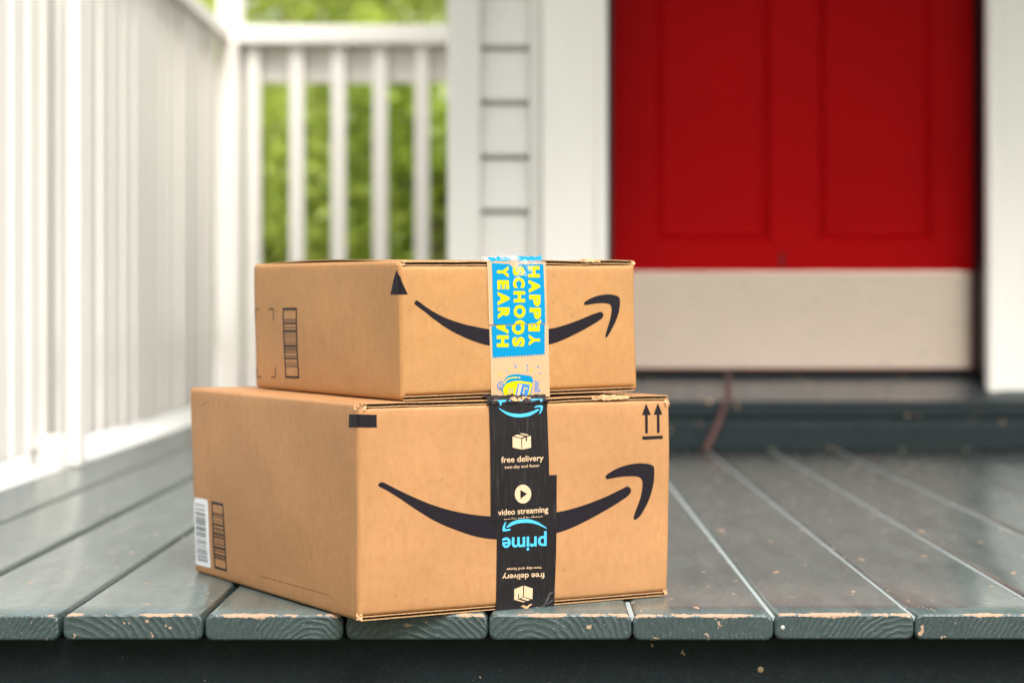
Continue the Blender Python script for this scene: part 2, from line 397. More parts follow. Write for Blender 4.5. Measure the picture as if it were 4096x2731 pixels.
br = empty('baluster_railing', (-0.55, YB, 0)); tag(br, 'white baluster railing across the back of the porch before green shrubs', 'railing')
zbk = 6.0
ztop = Z_at(106, zbk); zcap = Z_at(180, zbk); zsub = Z_at(322, zbk)
xe = -0.19
local(box('cap_rail', (xc1 + 0.002, YB - 0.055, zcap), (xe, YB + 0.085, ztop), WHITE, br, 0.006))
local(box('upper_rail', (xc1 + 0.002, YB + 0.028, zsub), (xe, YB + 0.066, zcap - 0.002), WHITE, br, 0.003))
local(box('lower_rail', (xc1 + 0.002, YB + 0.028, 0.06), (xe, YB + 0.066, 0.14), WHITE, br, 0.003))
b0 = None
for j in range(6):
    uu = (589 + 96.0 * j - (4 if j == 0 else 0)) * 1.7415 - 8
    xx = X_at(uu, zbk)
    wd = 0.043
    if b0 is None:
        bm = bmesh.new(); box_bm(bm, (-wd/2, -0.018, 0.035), (wd/2, 0.025, zcap - 0.002), 0.004, 2); b0 = bm_obj('baluster', bm, WHITE, br); o = b0
    else: o = b0.copy(); col.objects.link(o)
    local(o); o.location = (xx, YB, rnd.uniform(-0.002, 0.002))

# ------------------------------------------------------------------ house front
hs_ = empty('house', (0.6, 4.45 - DCAM, -0.6)); tag(hs_, 'cream clapboard house front with a red panelled front door', 'house')
def hp(o): return local(o)
def Y(zd): return zd - DCAM
XD0, XD1 = 0.175, 1.0295
TOPZ = 2.60
# backing walls (left of the door, right of it, side wall)
hp(box('wall', (-0.175, Y(4.475), -0.6), (0.10, Y(4.70), TOPZ), WALLW, hs_, 0))
hp(box('wall', (1.13, Y(4.475), -0.6), (4.2, Y(4.70), TOPZ), WALLW, hs_, 0))
hp(box('side_wall', (-0.175, Y(4.702), -0.6), (-0.02, Y(6.5), TOPZ), WALLW, hs_, 0))
hp(box('corner_board', (X_at(1790, 4.41), Y(4.41), -0.1), (X_at(1921, 4.41), Y(4.474), TOPZ - .002), WALLW, hs_, 0.003))
hp(box('trim_board', (X_at(2118, 4.42), Y(4.42), 0.0), (X_at(2166, 4.42), Y(4.474), TOPZ - .002), WALLW, hs_, 0.003))
# clapboards: shiplap boards with a deep groove under each
xs0, xs1 = X_at(1921, 4.41) + 0.001, X_at(2118, 4.42) - 0.001
pl = (Z_at(110 * 1.7415, 4.44) - Z_at(485 * 1.7415, 4.44)) / 3
zl = Z_at(485 * 1.7415, 4.44)
sb = None
for j in range(-6, 17):
    z0 = zl + pl * j
    if z0 < -0.1 or z0 + pl > TOPZ: continue
    if sb is None:
        y0_, y1_ = Y(4.436), Y(4.474)
        prof = [(y0_, 0.006), (y0_ + 0.012, pl - 0.008), (y0_ + 0.030, pl - 0.006), (y1_, pl - 0.006), (y1_, -0.005), (y0_ + 0.030, -0.005), (y0_ + 0.003, 0.005)]
        sb = prism('siding_board', prof, xs0, xs1, WALLW, hs_); o = sb
    else: o = sb.copy(); col.objects.link(o)
    hp(o); o.location = (0, rnd.uniform(-0.0008, 0.0008), z0)
# right of the door as well (out of frame)
sb2 = None
for j in range(-6, 17):
    z0 = zl + pl * j
    if z0 < -0.1 or z0 + pl > TOPZ: continue
    if sb2 is None:
        sb2 = prism('siding_board', prof, 1.22, 4.2, WALLW, hs_); o = sb2
    else: o = sb2.copy(); col.objects.link(o)
    hp(o); o.location = (0, 0, z0)
# casings
def casing(name, x0, x1, inner_left):
    e = box(name, (x0, Y(4.395), 0.113), (x1, Y(4.474), TOPZ - .004), WHITE, hs_, 0.004); hp(e)
    bx0, bx1 = (x0 - 0.0, x0 + 0.030) if inner_left else (x1 - 0.030, x1)
    b = box('moulding', (bx0 + 0.004, Y(4.385), 0.113), (bx1 - 0.004, Y(4.396), TOPZ - .01), WHITE, e, 0.003)
    b.matrix_parent_inverse = e.matrix_basis.inverted() @ hs_.matrix_basis.inverted() if False else Matrix.Identity(4)
    b.location = Vector(b.location) - Vector(e.location)
    return e
casing('door_casing', X_at(2168, 4.395), XD0, False)
casing('door_casing', XD1, 1.20, True)
hp(box('door_jamb', (XD0 + 0.0003, Y(4.40), 0.12), (XD0 + 0.012, Y(4.60), 2.2), BLACK, hs_, 0.001))
hp(box('door_jamb', (XD1 - 0.0008, Y(4.415), 0.12), (1.12, Y(4.60), 2.2), BLACK, hs_, 0.001))
hp(box('door_header', (0.10, Y(4.41), 2.201), (1.13, Y(4.60), TOPZ - .006), WHITE, hs_, 0.002))
hp(box('dark_interior', (0.10, Y(4.605), 0.0), (1.13, Y(4.66), 2.3), BLACK, hs_, 0))
# step and sloping sill
hp(prism('door_step', [(Y(4.257), 0.001), (Y(4.257), Z_at(1694, 4.257) - 0.004), (Y(4.261), Z_at(1694, 4.257)), (Y(4.312), Z_at(1694, 4.257) + 0.010), (Y(4.312), 0.001)], -0.17, 2.0, SILLM, hs_))
zn = Z_at(1604, 4.30)
hp(prism('door_sill', [(Y(4.318), 0.001), (Y(4.318), Z_at(1694, 4.257) + 0.006), (Y(4.300), Z_at(1694, 4.257) + 0.014), (Y(4.300), zn - 0.004), (Y(4.304), zn), (Y(4.53), zn + 0.050), (Y(4.60), zn + 0.050), (Y(4.60), 0.001)], -0.168, 1.998, SILLM, hs_))
# door
zd_ = 4.51
dx0, dx1 = XD0 + 0.014, X_at(3894, zd_)
dz0 = Z_at(1478, zd_)
door = empty('door', (0, 0, 0)); door.parent = hs_; local(door); tag(door, 'red painted front door with recessed panels and metal kick plate')
def dp(o): o.parent = door; o.matrix_parent_inverse = Matrix.Identity(4); return o
p1 = (X_at(2628, zd_), X_at(3081, zd_)); p2 = (X_at(3276, zd_), X_at(3726, zd_)); pb = Z_at(963, zd_)
def dbox(name, lo, hi, mat, bev=0.002): return dp(box(name, lo, hi, mat, None, bev))
yf, yb_ = Y(zd_), Y(zd_) + 0.042
dbox('stile', (dx0, yf, dz0), (p1[0], yb_, 2.18), RED); dbox('stile', (p2[1], yf, dz0), (dx1, yb_, 2.18), RED)
dbox('bottom_rail', (p1[0], yf + 0.0002, dz0), (p2[1], yb_, pb), RED, 0.0006)
dbox('mullion', (p1[1], yf + 0.0003, pb), (p2[0], yb_, 2.18), RED, 0.0006)
dbox('lock_rail', (p1[0], yf + 0.0005, 1.02 + 0.35), (p1[1], yb_, 1.56), RED, 0.0006); dbox('lock_rail', (p2[0], yf + 0.0005, 1.37), (p2[1], yb_, 1.56), RED, 0.0006)
for (a, b) in (p1, p2):
    for (z0, z1) in ((pb, 1.37), (1.56, 2.10)):
        m = 0.024; d_ = 0.014
        vs = []; fs = []
        def loop(ins, yy_): 
            return [(a + ins, yy_, z0 + ins), (b - ins, yy_, z0 + ins), (b - ins, yy_, z1 - ins), (a + ins, yy_, z1 - ins)]
        loops = [loop(0, yf + 0.001), loop(0.003, yf + 0.009), loop(0.009, yf + 0.014), loop(0.014, yf + 0.010), loop(0.020, yf + 0.009), loop(0.026, yf + 0.012)]
        for L in loops: vs += L
        for k in range(len(loops) - 1):
            for q in range(4):
                fs.append((k*4 + q, k*4 + (q+1) % 4, k*4 + 4 + (q+1) % 4, k*4 + 4 + q))
        k = len(loops) - 1; fs.append(tuple(k*4 + q for q in range(4)))
        dp(mesh_obj('door_panel', vs, fs, RED))
dbox('top_rail', (p1[0], yf + 0.0002, 2.10), (p2[1], yb_, 2.18), RED, 0.0006)
dbox('kick_plate', (dx0 + 0.001, yf - 0.003, Z_at(1472, zd_)), (X_at(3888, zd_), yf - 0.0004, Z_at(1086, zd_)), STEEL, 0.0008)
dbox('door_sweep', (dx0, yf - 0.004, dz0 - 0.012), (dx1, yb_, dz0 - 0.0005), BLACK, 0.001)
dbox('dark_notch', (X_at(3122, zd_), yf - 0.002, Z_at(1072, zd_)), (X_at(3134, zd_), yf + 0.001, Z_at(1010, zd_)), BLACK, 0.0005)
# porch roof
rf = box('porch_roof', (-0.33, Y(3.11), 2.20), (4.2, Y(4.394), 2.30), CEIL, hs_, 0.0)
hp(rf)
hp(box('roof_beam', (-0.35, Y(3.08), 1.84), (4.2, Y(3.109), 2.34), WHITE, hs_, 0.003))

# ------------------------------------------------------------------ cord over the sill
def tube(name, pts, rads, mat, parent=None, seg=8):
    vs = []; fs = []
    for i, p in enumerate(pts):
        p = Vector(p); t = (Vector(pts[min(i+1, len(pts)-1)]) - Vector(pts[max(i-1, 0)])).normalized()
        a = t.cross(Vector((0, 0, 1)) if abs(t.z) < 0.95 else Vector((1, 0, 0))).normalized(); b = t.cross(a)
        for k in range(seg):
            an = 2 * math.pi * k / seg
            vs.append(p + (a * math.cos(an) + b * math.sin(an)) * rads[i])
    for i in range(len(pts) - 1):
        for k in range(seg):
            fs.append((i*seg + k, i*seg + (k+1) % seg, (i+1)*seg + (k+1) % seg, (i+1)*seg + k))
    fs.append(tuple(range(seg))[::-1]); fs.append(tuple(range((len(pts)-1)*seg, len(pts)*seg)))
    return mesh_obj(name, vs, fs, mat, parent, True)
def at_d(u, v, zd): return (X_at(u, zd), Y(zd), Z_at(v, zd))
cpts = [at_d(2912, 1492, 4.49), at_d(2914, 1530, 4.42), at_d(2914, 1570, 4.35), at_d(2902, 1606, 4.288), at_d(2886, 1660, 4.278), at_d(2866, 1710, 4.243), at_d(2846, 1752, 4.236), at_d(2830, 1785, 4.22), at_d(2818, 1800, 4.205)]
tag(tube('cord', cpts, [0.006, 0.006, 0.006, 0.0065, 0.0065, 0.007, 0.0075, 0.008, 0.006], CORD), 'reddish brown cord hanging from the red door over the dark sill', 'cord')

# ------------------------------------------------------------------ cardboard boxes
def smooth_poly(pts, closed=True, sub=4):
    n = len(pts); out = []
    for i in range(n):
        p0, p1_, p2_, p3 = (Vector(pts[(i + k) % n]) for k in (-1, 0, 1, 2))
        for s in range(sub):
            t = s / sub
            out.append(0.5 * ((2*p1_) + (-p0 + p2_)*t + (2*p0 - 5*p1_ + 4*p2_ - p3)*t*t + (-p0 + 3*p1_ - 3*p2_ + p3)*t*t*t))
    return [(q[0], q[1]) for q in out]

class Carton:
    def __init__(s, name, N_, e1, W, L, H, tilt, kx, ky, mat, seed, sh=0.0, bulge=0.0):
        s.W, s.L, s.H, s.kx, s.ky, s.mat, s.seed, s.sh = W, L, H, kx, ky, mat, seed, sh
        e1 = Vector((e1[0], e1[1], 0)).normalized(); e2 = Vector((-e1.y, e1.x, 0)); e3 = Vector((0, 0, 1))
        R = Matrix((e1, e2, e3)).transposed().to_4x4()
        s.M = Matrix.Translation(N_) @ R @ Matrix.Rotation(tilt[0], 4, 'X') @ Matrix.Rotation(tilt[1], 4, 'Y')
        s.Mi = s.M.inverted()
        s.root = empty(name); s.root.matrix_world = s.M; s.root.matrix_basis = s.M
        s.r = 0.0042; s.bulge = bulge
    # perimeter path -> (x, y, nx, ny); p>=0 along the front, p<0 along the left side
    def wall(s, p, z, off=0.0):
        W, L, r = s.W, s.L, s.r
        q = p
        arc = r * math.pi / 2
        # arc-length of path is measured with sharp corners; the corner is blended over |p|<r
        def blend(x, y):     # near corner at origin, rounding
            return x, y
        if -r < q < r:
            a = (q + r) / (2 * r) * math.pi / 2
            cx, cy = r, r
            nx, ny = -math.cos(a), -math.sin(a)
            x, y = cx + r * nx, cy + r * ny
        elif q >= r and q <= W - r: x, y, nx, ny = q, 0.0, 0.0, -1.0
        elif q > W - r and q < W + r:
            a = (q - W + r) / (2 * r) * math.pi / 2
            nx, ny = math.sin(a), -math.cos(a); x, y = W - r + r * nx, r + r * ny
        elif q >= W + r and q <= W + L - r: x, y, nx, ny = W, q - W, 1.0, 0.0
        elif q > W + L - r and q < W + L + r:
            a = (q - W - L + r) / (2 * r) * math.pi / 2
            nx, ny = math.cos(a), math.sin(a); x, y = W - r + r * nx, L - r + r * ny
        elif q >= W + L + r and q <= 2*W + L - r: x, y, nx, ny = 2*W + L - q, L, 0.0, 1.0
        elif q <= -r and q >= -L + r: x, y, nx, ny = 0.0, -q, -1.0, 0.0
        else:
            # far left corner, p about -L  (or 2W+L from the other side)
            if q > 0: q = q - 2 * (W + L)
            a = (-q - L + r) / (2 * r) * math.pi / 2
            nx, ny = -math.cos(a), math.sin(a); x, y = r + r * nx, L - r + r * ny
        d = s.disp(p, z) + off
        return Vector((x + nx * d, y + ny * d, z))
    def disp(s, p, z):
        W, L, H = s.W, s.L, s.H
        t = max(0.0, min(1.0, z / H))
        if p > W + s.r or p < -L: return 0.0
        if p >= 0: a = p / W; amp = 0.0022
        else: a = -p / L; amp = 0.0030
        b = amp * math.sin(math.pi * min(1, max(0, a))) * math.sin(math.pi * t)
        nz = mnoise.noise(Vector((p * 14 + s.seed, z * 14, s.seed * 1.7))) * 0.0012 + mnoise.noise(Vector((p * 45, z * 20 + s.seed, 3.1))) * 0.00022
        fade = min(1.0, abs(p) / 0.01)
        d = b + nz * fade
        if p > 0:   # crushed band and groove beside the folded corner
            gp = 0.0105 + 0.0012 * mnoise.noise(Vector((z * 22, s.seed, 0)))
            d += -0.0008 * math.exp(-((p - gp) / 0.0016) ** 2) - 0.0006 * math.exp(-(p / 0.006) ** 2)
            g2 = s.W - 0.011
            d += -0.0005 * math.exp(-((p - g2) / 0.0015) ** 2)
        else:
            d += -0.0004 * math.exp(-((p + 0.008) / 0.0018) ** 2) - 0.0006 * math.exp(-(p / 0.006) ** 2)
        return d
    def warp(s, v):
        t = v.z / s.H
        y = v.y * (1 + s.ky * t); zb = s.bulge * max(0.0, min(1.0, v.y / s.L)) ** 0.6 * max(0.0, t) ** 6 * (1 - 0.6 * v.x / s.W); return Vector((v.x * (1 + s.kx * t) + s.sh * y, y, v.z + zb))
    def px(s, u, v, face):
        """photo pixel -> (p, z) on the front or left face"""
        o = s.Mi @ CAM; d = s.Mi.to_3x3() @ ray(u, v); o.x -= s.sh * o.y; d.x -= s.sh * d.y
        if face == 'F':
            k = -o.y / d.y; q = o + d * k
            if True: return q.x / (1 + s.kx * q.z / s.H), q.z
        k = -o.x / d.x; q = o + d * k
        return -q.y / (1 + s.ky * q.z / s.H), q.z
    def pxe(s, u, v, ue):
        return s.px(u, v, 'F' if u >= ue else 'L')
    def body(s):
        W, L, H, r = s.W, s.L, s.H, s.r
        ps = []
        def seg(a, b, n):
            return [a + (b - a) * i / n for i in range(n)]
        ps += seg(-L + r, -0.02, 34) + seg(-0.02, -r, 8) + seg(-r, r, 8) + seg(r, 0.02, 10) + seg(0.02, W - 0.02, 34) + seg(W - 0.02, W - r, 6) + seg(W - r, W + r, 6)
        ps += seg(W + r, W + L - r, 4) + seg(W + L - r, W + L + r, 5) + seg(W + L + r, 2*W + L - r, 4) + seg(2*W + L - r, 2*W + L + r, 5)
        per = 2 * (W + L)
        n = len(ps); vs = []; fs = []
        def side(p):       # 0 for front/back (minor flaps), 1 for the two sides carrying the long flaps
            if p > W + L * 2: p -= per
            if 0 <= p <= W: return max(0.0, 1 - p / 0.004, 1 - (W - p) / 0.004)
            if W + L <= p <= 2*W + L: return 0.0
            return 1.0
        rows = []
        rc = 0.0042; FT = 0.0044
        M = 26
        def add_ring(z_of, inset):
            for p in ps:
                q = p if p <= W + L + W * 2 else p
                pw_ = q if q <= 2*W + L else q - per
                s_ = side(q); z, dz = z_of(s_)
                v = s.wall(q if q < 2*W + L + r else q, z) if True else None
                v.z = z
                if inset:
                    cx, cy = W / 2, L / 2
                    dx_, dy_ = 0, 0
                    if v.x < W * 0.5: v.x = min(v.x + inset, cx)
                    else: v.x = max(v.x - inset, cx)
                    if v.y < L * 0.5: v.y = min(v.y + inset, cy)
                    else: v.y = max(v.y - inset, cy)
                vs.append(s.warp(v))
        def zlo(k, s_): return (FT if s_ < 0.5 else 0.0) * 1.0
        def lo(s_): return FT * (1 - s_)
        def hi(s_): return H - FT * (1 - s_)
        add_ring(lambda s_: (lo(s_), 0), 0.012)
        for k in range(4):
            a = math.pi / 2 * k / 4
            add_ring(lambda s_, a=a: (lo(s_) + rc * (1 - math.cos(a)), 0), rc * (1 - math.sin(a)) )
        for k in range(M + 1):
            add_ring(lambda s_, k=k: (lo(s_) + rc + (hi(s_) - lo(s_) - 2 * rc) * k / M, 0), 0.0)
        for k in range(1, 5):
            a = math.pi / 2 * k / 4
            add_ring(lambda s_, a=a: (hi(s_) - rc * (1 - math.sin(a)), 0), rc * (1 - math.cos(a)))
        add_ring(lambda s_: (hi(s_), 0), 0.012)
        R_ = len(vs) // n
        for j in range(R_ - 1):
            for i in range(n):
                a, b = j*n + i, j*n + (i+1) % n
                fs.append((a, b, b + n, a + n))
        fs.append(tuple(range(n))[::-1]); fs.append(tuple(range((R_-1)*n, R_*n)))
        o = mesh_obj('carton_body', vs, fs, s.mat, s.root, True)
        for p in o.data.polygons:
            if len(p.vertices) > 4: p.use_smooth = False
        return o
    def flap(s, x0, x1, top, lift=lambda x, y: 0.0, seed=0):
        """a corrugated flap: two liners with recessed flutes between, cut edge at the front"""
        rr = random.Random(seed); nx, ny = 40, 14
        FT = 0.0042; lin = 0.0009
        zt = s.H if top else FT
        bm = bmesh.new()
        fr = [0.0006 + 0.0009 * mnoise.noise(Vector((i * 0.45, seed, 0))) + (rr.uniform(0, 0.0012) if rr.random() < 0.12 else 0) for i in range(nx + 1)]
        fr2 = [0.0008 + 0.0009 * mnoise.noise(Vector((i * 0.45, seed + 9, 0))) for i in range(nx + 1)]
        def sheet(zc, th, front, mi):
            grid = {}
            for i in range(nx + 1):
                for j in range(ny + 1):
                    x = x0 + (x1 - x0) * i / nx
                    tt = j / ny; y = front[i] * (1 - tt) + (s.L - 0.001) * tt if j else front[i]
                    lz = lift(x, y)
                    for k in (0, 1):
                        v = s.warp(Vector((x, y, zt + zc + (th if k else 0)))); v.z += lz
                        grid[i, j, k] = bm.verts.new(v)
            for i in range(nx):
                for j in range(ny):
                    for k in (0, 1):
                        q = [grid[i, j, k], grid[i+1, j, k], grid[i+1, j+1, k], grid[i, j+1, k]]
                        f = bm.faces.new(q if k else q[::-1]); f.material_index = 0
                f = bm.faces.new([grid[i, 0, 0], grid[i+1, 0, 0], grid[i+1, 0, 1], grid[i, 0, 1]]); f.material_index = 1
                f = bm.faces.new([grid[i, ny, 1], grid[i+1, ny, 1], grid[i+1, ny, 0], grid[i, ny, 0]]); f.material_index = 1
            for j in range(ny):
                for ii in (0, nx):
                    q = [grid[ii, j, 0], grid[ii, j, 1], grid[ii, j+1, 1], grid[ii, j+1, 0]]
                    f = bm.faces.new(q); f.material_index = 1
        sheet(-lin, lin, fr, 0); sheet(-FT, lin, fr2, 0)
        # flutes: zig-zag ribbon recessed behind the cut edge
        m = int((x1 - x0) / 0.0018); prev = None
        for i in range(m + 1):
            x = x0 + (x1 - x0) * i / m; zz = zt - FT + lin + (FT - 2*lin) * (0.5 + 0.5 * math.sin(i * math.pi / 2.0 + 0.4))
            cur = []
            for y in (0.0019, 0.02):
                v = s.warp(Vector((x, y, zz))); v.z += lift(x, y); cur.append(bm.verts.new(v))
            if prev:
                f = bm.faces.new([prev[0], cur[0], cur[1], prev[1]]); f.material_index = 2
            prev = cur
        me = bpy.data.meshes.new('top_flap' if top else 'bottom_flap')
        bm.normal_update(); bmesh.ops.recalc_face_normals(bm, faces=bm.faces); bm.to_mesh(me); bm.free()
        for m_ in (s.mat, KEDGE, KCORE): me.materials.append(m_)
        return link_mesh('top_flap' if top else 'bottom_flap', me, None, s.root)
    # ---- print: list of polygons in photo pixels -> mesh lying on the box faces
    def print_mesh(s, name, bm2, mat, parent, off, face=None, ue=None, maxlen=0.012):
        """bm2: flat bmesh whose vertex coords are photo pixels (u, v, 0)"""
        for v in bm2.verts:
            p, z = s.px(v.co.x, v.co.y, face) if face else s.pxe(v.co.x, v.co.y, ue)
            v.co = (p, z, 0)
        for it in range(6):
            es = [e for e in bm2.edges if (e.verts[0].co - e.verts[1].co).length > maxlen]
            if not es: break
            bmesh.ops.subdivide_edges(bm2, edges=es, cuts=1)
            bmesh.ops.triangulate(bm2, faces=bm2.faces)
        for v in bm2.verts:
            z = v.co.y
            v.co = s.warp(s.wall(v.co.x, z, off))
        bmesh.ops.recalc_face_normals(bm2, faces=bm2.faces)
        bm2.normal_update()
        # face outwards
        for f in bm2.faces:
            c = f.calc_center_median(); out = Vector((0, -1, 0)) if c.y < 0.02 and c.x > 0.006 else Vector((-1, 0, 0))
            if f.normal.dot(out) < 0: f.normal_flip()
        return bm_obj(name, bm2, mat, parent)
    def poly(s, name, polys, mat, parent=None, off=0.00025, face='F', ue=None, cut=None):
        bm = bmesh.new()
        for P in polys: add_poly(bm, P)
        if cut: clip(bm, cut)
        return s.print_mesh(name, bm, mat, parent or s.root, off, None if ue else face, ue)
    def text(s, name, body, quad, mat, parent, off=0.0005, bold=0.012, cut=None, face='F'):
        bm = bmesh.new(); add_text(bm, body, quad, bold)
        if cut: clip(bm, cut)
        return s.print_mesh(name, bm, mat, parent, off, face)

def add_poly(bm, P):
    pts = [Vector((p[0], p[1], 0)) for p in P]
    vs = [bm.verts.new(p) for p in pts]
    for t in tessellate_polygon([pts]):
        try: bm.faces.new([vs[i] for i in t])
        except ValueError: pass
def clip(bm, c):
    """keep the side of the pixel line (u0,v0)-(u1,v1) given by sign: 'above' or 'below'"""
    (a, b, keep) = c
    d = Vector((b[0] - a[0], b[1] - a[1], 0)); nrm = Vector((-d.y, d.x, 0))
    if nrm.y < 0: nrm = -nrm                 # points down the picture
    if keep == 'below': nrm = -nrm
    bmesh.ops.bisect_plane(bm, geom=list(bm.verts) + list(bm.edges) + list(bm.faces), plane_co=(a[0], a[1], 0), plane_no=nrm, clear_outer=True)
    bmesh.ops.triangulate(bm, faces=bm.faces)
_tc = {}
def glyphs(body, bold):
    if (body, bold) in _tc: return _tc[body, bold]
    cu = bpy.data.curves.new('lettering_curve', 'FONT'); cu.body = body; cu.size = 1.0; cu.offset = bold; cu.resolution_u = 6
    o = bpy.data.objects.new('lettering_tmp', cu); col.objects.link(o)
    dg = bpy.context.evaluated_depsgraph_get(); me = bpy.data.meshes.new_from_object(o.evaluated_get(dg))
    vs = [tuple(v.co) for v in me.vertices]; fs = [tuple(p.vertices) for p in me.polygons]
    bpy.data.objects.remove(o); bpy.data.meshes.remove(me); bpy.data.curves.remove(cu)
    _tc[body, bold] = (vs, fs); return vs, fs
def add_text(bm, body, quad, bold=0.012):
    vs, fs = glyphs(body, bold)
    x0 = min(v[0] for v in vs); x1 = max(v[0] for v in vs); y0 = min(v[1] for v in vs); y1 = max(v[1] for v in vs)
    TL, TR, BR, BL = (Vector(q) for q in quad)
    bv = []
    for v in vs:
        a = (v[0] - x0) / (x1 - x0); b = (v[1] - y0) / (y1 - y0)
        q = (BL * (1 - a) + BR * a) * (1 - b) + (TL * (1 - a) + TR * a) * b
        bv.append(bm.verts.new((q.x, q.y, 0)))
    for f in fs:
        try: bm.faces.new([bv[i] for i in f])
        except ValueError: pass
    bmesh.ops.triangulate(bm, faces=bm.faces)
def zm(ox, oy, sc):
    return lambda pts: [(ox + x * sc, oy + y * sc) for x, y in pts]
def stroke(pts, wd):
    L = []; R = []
    for i, p in enumerate(pts):
        a = Vector(pts[max(0, i-1)]); b = Vector(pts[min(len(pts)-1, i+1)]); t = (b - a).normalized(); n_ = Vector((-t.y, t.x)) * wd / 2
        L.append((p[0] + n_.x, p[1] + n_.y)); R.append((p[0] - n_.x, p[1] - n_.y))
    return L + R[::-1]
def lerp(a, b, t): return (a[0] + (b[0] - a[0]) * t, a[1] + (b[1] - a[1]) * t)
def barcode(TL, TR, BR, BL, bars, side):
    """rectangles (fractions along the height) inside the quad"""
    polys = []
    def band(f0, f1, a=0.0, b=1.0):
        l0, r0, l1, r1 = lerp(TL, BL, f0), lerp(TR, BR, f0), lerp(TL, BL, f1), lerp(TR, BR, f1)
        polys.append([lerp(l0, r0, a), lerp(l0, r0, b), lerp(l1, r1, b), lerp(l1, r1, a)])
    for f0, f1 in bars: band(f0, f1)
    if side:
        band(0, 1, 0, side); band(0, 1, 1 - side, 1)
    return polys

# --- large carton
Nn = on_z(1432, 2487)
def solve(N_, u, ang):                        # length along a direction on the floor that ends under photo column u
    k = (u - U0) / FPX; zd = N_.y + DCAM
    return (k * zd - N_.x) / (math.cos(ang) - k * math.sin(ang))
a1, a1s = math.radians(28.8), math.radians(90 + 31.4)
LA = solve(Nn, 781, a1s)
A = Carton('cardboard_box', Nn + Vector((0, 0, 0.0006)), (math.cos(a1), math.sin(a1)), solve(Nn, 2674, a1), LA * math.cos(a1s - a1 - math.pi / 2), 0.2135, (0, 0), 0.008, 0.045, KRAFT1, 1.3, -math.tan(a1s - a1 - math.pi / 2))
tag(A.root, 'large brown carton with black tape standing on the deck edge', 'box', 'stacked delivery boxes')
A.body()
mid = A.W * 0.52
def liftA(x, y): return 0.0010 * math.exp(-((x - A.W * 0.75) / 0.08) ** 2) + 0.0006 * mnoise.noise(Vector((x * 30, y * 8, 1)))
A.flap(0.003, mid - 0.001, True, lambda x, y: 0.0003 * mnoise.noise(Vector((x * 30, y * 8, 4))), 11); A.flap(mid + 0.001, A.W - 0.003, True, liftA, 12)
A.flap(0.003, mid - 0.001, False, seed=13); A.flap(mid + 0.001, A.W - 0.003, False, seed=14)
z5 = zm(1400, 1560, 1300 / 2169)
smile = smooth_poly(z5([(186, 628), (200, 615), (225, 617), (330, 670), (460, 730), (600, 782), (760, 820), (930, 840), (1150, 848), (1370, 812), (1480, 788), (1600, 750), (1720, 702), (1835, 646), (1856, 643), (1873, 662), (1866, 690), (1820, 728), (1720, 790), (1600, 855), (1480, 912), (1370, 950), (1160, 1000), (970, 993), (840, 975), (700, 930), (560, 870), (430, 790), (320, 715), (230, 660), (192, 641)]))
arrow = smooth_poly(z5([(1700, 581), (1712, 560), (1780, 520), (1860, 495), (1930, 487), (1985, 491), (2018, 503), (2027, 522), (2026, 600), (2010, 680), (1980, 760), (1940, 830), (1912, 858), (1898, 863), (1891, 848), (1910, 790), (1935, 720), (1948, 650), (1947, 605), (1928, 580), (1890, 573), (1820, 575), (1760, 583), (1714, 591)]))
A.poly('printed_smile', [smile, arrow], INK)
A.poly('upright_arrows', [z5([(1975, 88), (2007, 165), (1985, 165), (1985, 287), (1967, 288), (1967, 166), (1947, 166)]), z5([(2054, 85), (2086, 162), (2064, 162), (2064, 283), (2046, 285), (2046, 163), (2025, 164)]), z5([(1948, 308), (2086, 302), (2086, 323), (1948, 330)])], INK)
z4 = zm(730, 1520, 0.625)
UE1 = 1427
quadA = z4([(1068, 218), (1130, 222), (1243, 221), (1244, 301), (1130, 304), (1068, 302)])
def strip_poly(TL, TR, BR, BL, n=24):
    return [lerp(TL, TR, i / n) for i in range(n + 1)] + [lerp(BL, BR, i / n) for i in range(n, -1, -1)]
bmq = bmesh.new()
def add_strip(bm, TL, TR, BR, BL, n=24):
    t = [bm.verts.new((*lerp(TL, TR, i / n), 0)) for i in range(n + 1)]; b = [bm.verts.new((*lerp(BL, BR, i / n), 0)) for i in range(n + 1)]
    for i in range(n): bm.faces.new([t[i], t[i+1], b[i+1], b[i]])
q = z4([(1068, 218), (1243, 221), (1243, 302), (1068, 302)]); add_strip(bmq, *q)
A.print_mesh('corner_bar', bmq, INK, A.root, 0.0003, None, UE1)
zb1 = zm(740, 1950, 200 / 848)
cTL, cTR, cBR, cBL = zb1([(462, 222), (678, 266), (720, 1425), (510, 1358)])
def fr(lst, a, b):
    lst = [(c, max(t, 10)) for c, t in lst]
    return [((c - t / 2 - a) / (b - a), (c + t / 2 - a) / (b - a)) for c, t in lst]
bars = fr([(243, 42), (418, 20), (447, 6), (480, 10), (540, 10), (587, 8), (612, 22), (672, 22), (712, 8), (757, 32), (795, 6), (820, 20), (875, 8), (917, 7), (940, 7), (992, 40), (1048, 18), (1112, 28), (1148, 7), (1172, 18), (1338, 40)], 222, 1358)
A.poly('barcode', barcode(cTL, cTR, cBR, cBL, bars, 0.085), INK, face='L')
for P in ([(82, 138), (122, 150), (122, 164), (82, 152)], [(116, 1222), (154, 1236), (154, 1250), (116, 1236)]): A.poly('placement_mark', [zb1(P)], INK, face='L')
def round_quad(TL, TR, BR, BL, f=0.10, fy=0.03):
    out = []
    P = [TL, TR, BR, BL]
    for i in range(4):
        p, a, b = P[i], P[i - 1], P[(i + 1) % 4]
        fa, fb = (f, fy) if i % 2 else (fy, f)
        if i % 2 == 0: fa, fb = fy, f
        s0, s1 = lerp(p, a, fa), lerp(p, b, fb)
        for k in range(5):
            t = k / 4; out.append(lerp(lerp(s0, p, t), lerp(p, s1, t), t))
    return out
